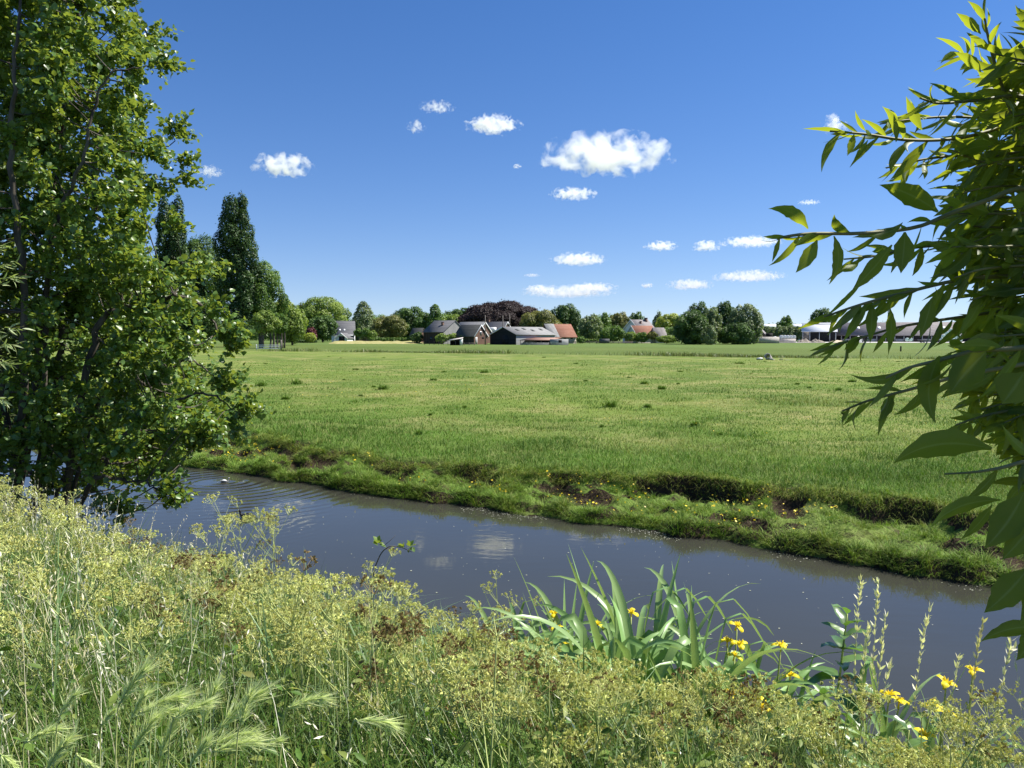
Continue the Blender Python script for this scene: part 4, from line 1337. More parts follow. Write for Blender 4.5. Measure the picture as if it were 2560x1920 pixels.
def rail_fence(name, label, Xa, Xb, Yt, d, posts, rails, mat, d2=None, cat='fence', rw=.12, pw=.14, h=None):
    d2 = d2 or d
    a, b = P(Xa, Yt, d), P(Xb, Yt, d2)
    za = float(far_height(a[0], d)); zb = float(far_height(b[0], d2))
    h = h or a[2] - za
    root = thing(name, label, cat, (a[0], d, za))
    for k in range(posts):
        f = k / (posts - 1)
        x, y = (b[0] - a[0]) * f, (d2 - d) * f
        Geo().box((x, y, h / 2), (pw, pw, h + .12)).build('post', mat, root)
    ln = math.hypot(b[0] - a[0], d2 - d)
    e = np.array([(b[0] - a[0]) / ln, (d2 - d) / ln, 0]); e2 = np.array([-e[1], e[0], 0])
    for k in range(rails):
        z = h * (1 - k / rails * .9) - .06
        Geo().box(e * ln / 2 + np.array([0, 0, z]) - e2 * (pw / 2 + .025), (ln, .045, rw), np.stack([e, e2, [0, 0, 1]])).build('rail', mat, root)
    return root


rail_fence('field_gate', 'white three-barred field gate standing open at the foot of the tall poplar', 641, 702, 863.5, 131, 2, 3, WHITEPAINT, 127, 'gate', .13, .12, .92)
Geo().box((0, 0, .85), (.24, .24, 1.8)).build('gate_post', WOODPOLE, None, (P(703, 860, 126.5)[0], 126.5, float(far_height(-37.8, 126.5))))
gp = bpy.data.objects['gate_post']; tag(gp, 'dark wooden post at the right end of the white field gate', 'post')
rail_fence('yard_fence', 'grey wooden rail fence before the rusty shed', 1303, 1372, 857, 207, 6, 3, PLANK)
rail_fence('yard_fence', 'grey wooden rail fence right of the rusty shed', 1378, 1420, 857, 206, 4, 3, PLANK)
rail_fence('yard_fence', 'long grey rail fence between the red-roofed barn and the white farmhouse', 1420, 1582, 853, 238, 10, 3, WOODPOLE)
rail_fence('feed_rail', 'dark iron feed rails in front of the grey farmhouse', 1062, 1120, 853, 208, 6, 2, DARK, None, 'rails', .08, .1)
rail_fence('garden_bench', 'low wooden bench at the edge of the field under the hedge', 924, 946, 858, 240, 3, 2, WOODPOLE, None, 'bench')
rail_fence('garden_fence', 'low dark garden fence in front of the clipped trees', 896, 928, 850, 268, 6, 2, BROWNWALL)
rail_fence('stock_fence', 'short wooden fence piece right of the little shelter', 1160, 1186, 857, 206, 3, 2, WOODPOLE)
o = block('storage_crate', 'low dark crate with grey lid on the grass left of the white farmhouse', 'crate', 1500, 1524, 847, 858, 234, 2.2, surf_mat('dark_grey_board', (.06, .065, .07), (.12, .125, .13), 2))

# bales
def round_bale(label, X, Y, d, mat, r=.62, L=1.25, group=None, rz=0., up=False):
    c = P(X, Y, d)
    root_me = bale_mesh(mat)
    o = link('round_bale', root_me, None, c)
    o.scale = (L / 1.25, r / .62, r / .62)
    o.rotation_euler = (0, math.pi / 2 if up else 0, rz)
    return tag(o, label, 'bale', group)


_bm = {}
def bale_mesh(mat):
    if mat.name in _bm:
        return _bm[mat.name]
    g = Geo()
    xs = [-.625, -.62, -.56, -.3, 0, .3, .56, .62, .625]
    rs = [.02, .50, .60, .625, .63, .622, .60, .5, .02]
    an = np.linspace(0, 2 * np.pi, 16, endpoint=False)
    pts = np.array([[(x, r * math.cos(a) * (1 + .02 * math.sin(5 * a + 9 * x)), r * math.sin(a)) for a in an] for x, r in zip(xs, rs)])
    n = len(xs)
    i = np.arange(n - 1)[:, None] * 16; j = np.arange(16)[None, :]; k = (j + 1) % 16
    g.add(pts.reshape(-1, 3), np.stack([i + j, i + 16 + j, i + 16 + k, i + k], -1).reshape(-1, 4))
    _bm[mat.name] = g.mesh('round_bale', mat, True)
    return _bm[mat.name]


M_WHITEBALE = surf_mat('white_bale_wrap', (.55, .57, .57), (.72, .73, .72), 3, .35, .5)
M_MINT = surf_mat('mint_bale_wrap', (.42, .60, .50), (.62, .76, .68), 3, .3, .5)
for k in range(5):
    round_bale('white wrapped bale in the row on the low wall left of the white open barn', 1953 + k * 8, 842.5, 262, M_WHITEBALE, .62, 1.2, 'white bales in a row on the low wall', R(80))
block('concrete_block_wall', 'low stained concrete wall carrying the row of white bales', 'wall', 1944, 1990, 847, 857, 261, 1.3, CONCRETE)
round_bale('single white bale lying at the right end of the dung wall', 1937, 846, 252, M_WHITEBALE, .7, 1.3, None, R(60))
k = 0
for row, (n, Y, x0, dd) in enumerate(((6, 849.5, 2354, 262), (5, 841, 2359, 262.3), (4, 833, 2365, 262.6), (2, 826.5, 2378, 262.8))):
    for i in range(n):
        pos_ = ('bottom', 'second', 'third', 'top')[row]
        round_bale('mint green wrapped bale in the %s layer of the stack by the long barn' % pos_, x0 + i * 9.2, Y, dd, M_MINT, .6, 1.25, 'mint green bales in the %s layer of the stack' % pos_, R(82 + (i * 37) % 13))
for i, X in enumerate((2268, 2276)):
    round_bale('mint green bale lying apart on the yard left of the flat trailer', X, 849, 262, M_MINT, .6, 1.25, 'mint green bales lying apart on the yard', R(75))

# flat trailer
def trailer():
    d = 262
    a = P(2298, 848, d)
    zb = float(far_height(a[0], d))
    root = thing('flat_trailer', 'flat pale farm trailer parked in front of the long barn', 'trailer', (a[0], d, zb))
    L = 52 / FPX * d
    Geo().box((L / 2, 0, .95), (L, 2.2, .18)).build('deck', PLANK, root)
    Geo().box((L / 2, 0, .75), (L * .92, .8, .18)).build('chassis', DARK, root)
    for x in (L * .16, L * .78, L * .9):
        for y in (-.9, .9):
            w = Geo().tube([(x, y - .14, .42), (x, y + .14, .42)], .42, 14).build('wheel', DARK, root)
            Geo().tube([(x, y - .15, .42), (x, y + .15, .42)], .2, 10).build('rim', STEEL, w)


trailer()
b = P(2155, 848, 264); zb = float(far_height(b[0], 264))
lp = thing('leaning_panels', 'pale grey panels leaning together at the foot of the long barn', 'panels', (b[0], 264, zb))
for k in range(3):
    A = np.array([[1, 0, .35], [0, 1, .2], [-.35, 0, 1]]); A = A / np.linalg.norm(A, axis=1)[:, None]
    Geo().box((-1.0 + k * .95, .1 * k, 1.0), (.16 if k else 1.0, 1.4, 2.1), A).build('panel', (WHITEPAINT, STEEL, DARK)[k], lp)


def heap(name, label, cat, Xa, Xb, Yt, d, mat, seed, rough=.25):
    a, b = P(Xa, Yt, d), P(Xb, Yt, d)
    w = b[0] - a[0]
    x = (a[0] + b[0]) / 2
    zb = float(far_height(x, d)); h = a[2] - zb
    n, m_ = 36, 16
    V = []
    for i in range(n + 1):
        for j in range(m_ + 1):
            s_, t_ = i / n * 2 - 1, j / m_ * 2 - 1
            r = math.sqrt(s_ * s_ + t_ * t_)
            z = h * max(0, 1 - r ** 1.7) * (1 + rough * 2.5 * float(fbm(s_ * 5, t_ * 3, seed, 3))) - .05
            V.append((s_ * w / 2, t_ * min(w / 2, 3), z))
    F = [(i * (m_ + 1) + j, (i + 1) * (m_ + 1) + j, (i + 1) * (m_ + 1) + j + 1, i * (m_ + 1) + j + 1) for i in range(n) for j in range(m_)]
    o = link(name, mesh(name, V, [F], mat, None, rough < .4), None, (x, d, zb))
    tag(o, label, cat)


RUBBLE = surf_mat('rubble', (.10, .085, .065), (.42, .37, .31), 3.5, .95, .1, (1, 1, 1), .8)
SAND = surf_mat('sand', (.52, .42, .30), (.62, .52, .39), 2, .95, .1)
heap('sand_heap', 'low heap of pale sand in front of the long barn', 'heap', 2070, 2118, 850, 262, SAND, 3, .15)
heap('rubble_heap', 'heap of broken rubble left of the white open barn', 'heap', 1990, 2030, 848, 264, RUBBLE, 5, .7)
heap('rubble_heap', 'heap of broken rubble before the posts of the white open barn', 'heap', 2022, 2064, 849, 262, RUBBLE, 9, .7)
heap('rubble_heap', 'dark heap of scrap between sand heap and leaning panels', 'heap', 2110, 2146, 850, 266, RUBBLE, 11, .7)
heap('dung_heap', 'reddish dung heap behind the pale concrete wall', 'heap', 1884, 1916, 839, 249, surf_mat('dung', (.16, .09, .065), (.28, .17, .12), 3, .95), 13, .4)
# yard and verge
def sheet(name, corners, mat, lift):
    V = [(x, y, float(far_height(x, y)) + lift) for x, y in corners]
    o = link(name, mesh(name, V, [[list(range(len(V)))]], mat))
    kind(o, 'structure')


YARD = surf_mat('pale_yard', (.50, .48, .44), (.62, .60, .56), .6, .9)
sheet('yard', [P(X, 850, d)[:2] for X, d in ((1880, 256), (2450, 256), (2480, 292), (1880, 292))], YARD, .08)


def verge():
    g = Geo()
    n = 60
    V = []
    for i in range(n + 1):
        X = 820 + (1062 - 820) * i / n
        for j, (dd, zz) in enumerate(((232, 0.0), (236, .4), (244, .75), (252, .5), (256, 0))):
            x, y = P(X, 850, dd)[:2]
            e = smooth(0, 5, i) * smooth(n, n - 5, i)
            V.append((x, y, float(far_height(x, y)) - .03 + zz * float(e) * (.8 + .4 * float(vnoise(i * .35, j * 1.0, 7)))))
    F = [(i * 5 + j, (i + 1) * 5 + j, (i + 1) * 5 + j + 1, i * 5 + j + 1) for i in range(n) for j in range(4)]
    o = link('verge', mesh('verge', V, [F], surf_mat('dry_verge', (.22, .23, .06), (.42, .36, .18), .9, .95, .1), None, True))
    kind(o, 'structure')


verge()

# broken concrete pipes by the field ditch
def pipe(label, X, Y, d, r, L, az, tilt, mat=CONCRETE):
    c = P(X, Y, d)
    g = Geo()
    an = np.linspace(0, 2 * np.pi, 20, endpoint=False)
    prof = [(-L / 2, r), (L / 2, r), (L / 2, r * .8), (-L / 2, r * .8)]
    V = np.array([[(x, q * math.cos(a), q * math.sin(a)) for a in an] for x, q in prof])
    i = np.arange(4)[:, None]; j = np.arange(20)[None, :]; k = (j + 1) % 20; i2 = (i + 1) % 4
    g.add(V.reshape(-1, 3), np.stack([i * 20 + j, i2 * 20 + j, i2 * 20 + k, i * 20 + k], -1).reshape(-1, 4))
    o = g.build('concrete_pipe', mat, None, c)
    o.rotation_euler = (0, tilt, az)
    tag(o, label, 'pipe')


pipe('largest broken concrete pipe tilted on the rubble in the field', 1921, 893.5, 74, .29, .75, R(235), R(-25))
pipe('concrete pipe lying with its round mouth toward the water in the field', 1953, 902, 73, .2, .8, R(250), R(-4))
pipe('low half-buried concrete pipe rightmost of the rubble in the field', 1976, 903.5, 73, .14, 1.2, R(10), R(3))


def slab(label, X, Y, d, size, rot, mat=CONCRETE):
    o = Geo().box((0, 0, 0), size).build('concrete_slab', mat, None, P(X, Y, d))
    o.rotation_euler = rot
    tag(o, label, 'slab')


slab('dark block with white top, leftmost of the rubble in the field', 1899, 900.5, 74, (.45, .4, .32), (.05, -.1, .3), surf_mat('dirty_concrete', (.06, .055, .05), (.2, .18, .16), 3))
slab('pale slab lying on the leftmost block in the field', 1899.5, 896, 73.9, (.42, .38, .1), (.05, -.1, .3), WHITEPAINT)
slab('pale slanted slab at the right of the tilted pipe', 1932, 900, 73.6, (.75, .5, .16), (.2, .35, .5))
slab('dark flat slab between the two pipes', 1912, 902.5, 73.4, (.7, .4, .14), (0, .05, .1), surf_mat('mossy_concrete', (.05, .055, .04), (.15, .15, .12), 3))
b = P(2252, 872, 118)
o = Geo().box((0, 0, .35), (.16, .16, .95)).box((0, -.085, .7), (.10, .02, .16)).build('marker_post', DARK, None, (b[0], 118, float(far_height(b[0], 118))))
tag(o, 'short black post standing alone in the right of the field', 'post')

# ================================================================== THE ALDER AT THE LEFT
M_ALDER = leaf_mat('alder_leaf', (.06, .135, .022), (.15, .235, .037), .33, (.48, .58, .06), rough=.38, spec=.6)
M_TWIG = surf_mat('alder_bark', (.045, .038, .03), (.15, .13, .105), 9, .9, .2, (1, 1, .3), .4)
M_WILLOW = leaf_mat('willow_leaf', (.05, .11, .02), (.115, .185, .03), .46, (.60, .68, .03), rough=.46, spec=.32, under=(.11, .15, .08))
nt = M_WILLOW.node_tree                       # a pale midrib and mottled blade
_p = [n for n in nt.nodes if n.type == 'BSDF_PRINCIPLED'][0]
_src = _p.inputs['Base Color'].links[0].from_socket
_sep = [n for n in nt.nodes if n.type == 'SEPARATE_COLOR'][0]
_tc = N(nt, 'ShaderNodeTexCoord')
_c = mixc(nt, mrange(nt, noise_(nt, 60, 4, .65, _tc.outputs['Object']), .35, .7, 0, .45), _src, (.10, .12, .04))
_c = mixc(nt, mrange(nt, _sep.outputs[2], .02, .12, .6, 0), _c, (.26, .30, .12))
nt.links.new(_c, _p.inputs['Base Color'])
M_WTWIG = surf_mat('willow_bark', (.12, .13, .045), (.24, .22, .09), 12, .6, .35, (1, 1, .4))


def leaf_batch(base, dirv, nor, L, W, tint, cup=.18, curl=.2, seg=3):
    """broad leaves: seg rows, folded along the midrib"""
    n = len(base)
    dirv = unit(dirv)
    side = unit(np.cross(nor, dirv)); nor = np.cross(dirv, side)
    s = np.linspace(0, 1, seg + 2)
    prof = np.sin(np.pi * np.clip(s, 0, 1) ** .72) ** .7
    ver = []
    for k in range(seg + 2):
        c = base + dirv * (L * s[k])[:, None] - nor * (L * curl * s[k] ** 2)[:, None]
        if k in (0, seg + 1):
            ver.append(c)
        else:
            w = (W * .5 * prof[k])[:, None]
            ver += [c - side * w + nor * w * cup * 2, c, c + side * w + nor * w * cup * 2]
    V = np.stack(ver, 1)
    m_ = V.shape[1]
    q = [(1 + 3 * k, 4 + 3 * k, 5 + 3 * k, 2 + 3 * k) for k in range(seg - 1)] + [(2 + 3 * k, 5 + 3 * k, 6 + 3 * k, 3 + 3 * k) for k in range(seg - 1)]
    e = 1 + 3 * (seg - 1)
    t = [(0, 1, 2), (0, 2, 3), (e, m_ - 1, e + 1), (e + 1, m_ - 1, e + 2)]
    b = (np.arange(n) * m_)[:, None, None]
    F = [(b + np.array(t)).reshape(-1, 3)]
    if q:
        F.append((b + np.array(q)).reshape(-1, 4))
    return V.reshape(-1, 3), F, np.repeat(tint, m_, 0)


def alder():
    STEMS = [
        [(50, 1345, 7.9), (80, 1050, 7.95), (110, 780, 8.0), (135, 520, 8.1), (160, 290, 8.2), (187, 190, 8.2), (200, 40, 8.3), (215, -220, 8.4)],
        [(90, 1345, 7.95), (118, 1080, 8.1), (144, 898, 8.2), (180, 740, 8.35), (207, 590, 8.45), (257, 497, 8.5), (330, 400, 8.7), (438, 352, 8.9)],
        [(30, 1345, 7.8), (0, 900, 7.9), (-60, 500, 8.0), (-90, 60, 8.1)],
        [(110, 1350, 7.8), (190, 1060, 7.6), (245, 820, 7.5), (330, 765, 7.5), (440, 743, 7.55), (505, 768, 7.6), (545, 830, 7.65), (585, 880, 7.7)],
        [(60, 1345, 7.75), (60, 800, 7.3), (30, 400, 7.1), (45, 100, 7.0), (60, -150, 7.0)],
        [(120, 1350, 7.7), (300, 1100, 7.5), (420, 1010, 7.55), (520, 985, 7.6), (600, 1035, 7.7)],
        [(105, 1352, 7.75), (220, 1225, 7.4), (310, 1200, 7.2), (380, 1215, 7.15), (425, 1262, 7.1)],
        [(112, 1348, 8.0), (230, 1050, 8.4), (330, 850, 8.7), (420, 700, 8.9), (530, 690, 9.0)],
        [(100, 1348, 8.0), (250, 1000, 7.9), (380, 960, 7.8), (470, 900, 7.75), (560, 962, 7.7)],
        [(95, 1348, 8.05), (170, 820, 8.6), (230, 500, 8.9), (290, 250, 9.0), (375, 95, 9.1)],
        [(80, 1348, 7.8), (120, 700, 7.5), (200, 420, 7.3), (260, 200, 7.3), (390, 165, 7.4)],
    ]
    base = P(70, 1340, 7.9); base[2] = float(near_height(base[0], base[1]))
    root = thing('alder_tree', 'tall leafy alder with many stems at the water edge on the left', 'tree', base)
    g = Geo()
    SP = []
    for i, st in enumerate(STEMS):
        pts = np.array([P(*q) for q in st])
        pts[0] = base + np.array([(i % 4 - 1.5) * .16, (i // 4 - 1) * .16, -.15])
        c = spline(pts, 40)
        c[1:-1] += rng.normal(0, .012, (38, 3))
        r = np.linspace(.042 if i < 5 else .026, .005, 40)
        g.tube(c - base, r, 7)
        SP.append(c)
    SPa = np.concatenate(SP)
    # where the leafy sprays are
    YB = [-200, 0, 60, 100, 170, 200, 235, 270, 300, 330, 350, 400, 440, 470, 500, 560, 590, 640, 690, 740, 800, 880, 900, 930, 960, 1000, 1040, 1080, 1130, 1180, 1220, 1270]
    XB = [330, 335, 350, 375, 385, 352, 312, 285, 322, 335, 425, 440, 450, 420, 365, 345, 420, 410, 490, 470, 515, 555, 520, 505, 560, 535, 585, 550, 485, 410, 330, 170]
    cl = []
    for (X, Y, d) in [(372, 82, 9.1), (385, 160, 7.4), (378, 150, 9.0), (442, 340, 8.9), (420, 332, 8.8), (445, 398, 8.8), (448, 448, 8.7), (345, 290, 8.6), (325, 285, 8.6),
                      (440, 575, 8.6), (520, 692, 9.0), (500, 672, 8.9), (520, 785, 7.6), (548, 835, 7.65), (570, 862, 7.7), (582, 876, 7.7), (560, 960, 7.7), (535, 968, 7.7), (590, 1030, 7.7), (612, 1030, 7.7), (570, 1045, 7.7),
                      (415, 1255, 7.1), (400, 1235, 7.1), (350, 1190, 7.2), (390, 1090, 7.5), (470, 1130, 7.6), (500, 1105, 7.7), (515, 1070, 7.7), (300, 1260, 7.1), (330, 1280, 7.1), (310, 0, 9), (335, 10, 9)]:
        cl.append((X, Y, d, 1.0))
    Y = -170.0
    while Y < 1240:
        X = -230.0
        xb = np.interp(Y, YB, XB) - 26
        while X < xb:
            jx, jy = X + random.uniform(-24, 24), Y + random.uniform(-24, 24)
            if jx < xb + 6 and random.random() < (.80 if Y > 420 else .66):
                if not (X < 230 and Y > 1165 and random.random() < .7):
                    cl.append((jx, jy, random.uniform(7.0, 9.2), random.uniform(.8, 1.25)))
            X += 34
        Y += 31
    for k in range(150):
        Y = random.uniform(-150, 1130)
        cl.append((random.uniform(-220, min(300, float(np.interp(Y, YB, XB)) - 80)), Y, random.uniform(7.6, 9.8), 1.15))
    LB = []; LD = []; LN = []; LL = []; LT = []
    for X, Y, d, sc in cl:
        c = P(X, Y, d)
        low = SPa[SPa[:, 2] < c[2] + .15]
        j = np.argmin(np.linalg.norm(low - c, axis=1) + .25 * np.abs(low[:, 2] - c[2] + .5))
        a = low[j]
        out_ = c - a
        ln = np.linalg.norm(out_)
        if ln > .12:
            mid = (a + c) / 2 + np.array([0, 0, -.06 * ln + rng.normal(0, .04)])
            g.tube(spline([a - base, mid - base, c - base], 7), np.linspace(min(.012, .004 + .008 * ln), .003, 7), 4, None, False)
        out_ = unit(out_ * [1, 1, .6] + rng.normal(0, .25, 3) * ln + [.10, 0, .05])
        nt_ = 6
        for t in range(nt_):
            dv = unit(out_ + rng.normal(0, .62, 3) * [1, 1, .75])
            tl = rng.uniform(.14, .32) * sc
            tip = c + dv * tl
            if t < 3:
                g.tube([c - base, (c + tip) / 2 - base + [0, 0, .01], tip - base], [.003, .0025, .0015], 3, None, False)
            m_ = int(rng.integers(19, 26))
            f = rng.uniform(.05, 1.05, m_)
            pb = c + dv * (tl * f)[:, None] + rng.normal(0, .028, (m_, 3))
            LB.append(pb)
            LD.append(unit(dv + rng.normal(0, .9, (m_, 3)) + [0, 0, -.15]))
            LN.append(unit(rng.normal(0, .62, (m_, 3)) + [.15, -.12, .75]))
            LL.append(rng.uniform(.034, .074, m_))
            tt = np.stack([np.clip(rng.normal(.45, .28, m_), 0, 1), np.clip(rng.normal(.5, .16, m_), 0, 1)], 1)
            LT.append(tt)
    B_ = np.concatenate(LB) - base; L_ = np.concatenate(LL)
    V, F, T = leaf_batch(B_, np.concatenate(LD), np.concatenate(LN), L_, L_ * rng.uniform(.75, .95, len(L_)), np.concatenate(LT), .16, .15, 2)
    link('crown', mesh('crown', V, F, M_ALDER, T), root)
    g.build('trunk', M_TWIG, root, None, True)
    # small dark cones hanging on the twigs
    g = Geo()
    ii = rng.choice(len(SPa), 60)
    pick = rng.choice(len(B_), 230, replace=False)
    cn = B_[pick] + rng.normal(0, .03, (230, 3)) + [0, 0, -.03]
    for c in cn:
        g.tube([c, c + [0, 0, -.007], c + [0, 0, -.016], c + [0, 0, -.02]], [.002, .007, .006, .001], 5, None, False)
    kind(g.build('cones', surf_mat('alder_cone', (.015, .012, .009), (.05, .04, .03), 30), root), 'stuff')


alder()

# ================================================================== THE WILLOW AT THE RIGHT
class Leaves:
    """long willow leaves, each bent along a curve from base to tip"""

    def __init__(s, o):
        s.g = Geo()
        s.o = o

    def leaf(s, a, b, W, sag=.0, roll=0., tint=(.5, .5), K=9, tipw=.78):
        a = np.asarray(a, float); b = np.asarray(b, float)
        L = np.linalg.norm(b - a)
        d = unit(b - a)
        view = unit((a + b) / 2 + s.o - CAM)
        sd = unit(np.cross(d, view)); nr = np.cross(sd, d)
        side = math.cos(roll) * sd + math.sin(roll) * nr
        nor = np.cross(side, d)
        bend = np.cross(d, view); bend = unit(bend)
        ctl = (a + b) / 2 + bend * sag * L + nor * .08 * L
        t = np.linspace(0, 1, K)[:, None]
        c = (1 - t) ** 2 * a + 2 * t * (1 - t) * ctl + t ** 2 * b
        tt = t[:, 0]
        pr = np.where(tt < .06, .10 + tt * 2, np.sin(np.pi * np.clip((tt - .02) / .98, 0, 1) ** tipw) ** 1.15)
        pr = np.maximum(pr, .0)
        w = (W * .5 * pr * (1 + .07 * np.sin(tt * 23 + L * 910) + .05 * np.sin(tt * 41 + L * 570)))[:, None]
        tgt = unit(np.gradient(c, axis=0))
        sdv = unit(side - (tgt @ side)[:, None] * tgt)
        nv = np.cross(sdv, tgt)
        cup = .22
        V = np.stack([c - sdv * w + nv * w * cup, c - sdv * w * .5 + nv * w * cup * .35, c, c + sdv * w * .5 + nv * w * cup * .35, c + sdv * w + nv * w * cup], 1).reshape(-1, 3)
        i = np.arange(K - 1)[:, None] * 5; j = np.arange(4)[None, :]
        F = np.stack([i + j, i + 5 + j, i + 6 + j, i + 1 + j], -1).reshape(-1, 4)
        b_ = np.tile([1.0, .5, 0, .5, 1.0], K)
        s.g.add(V, F, np.stack([np.full(K * 5, tint[0]), np.full(K * 5, tint[1]), b_], 1))


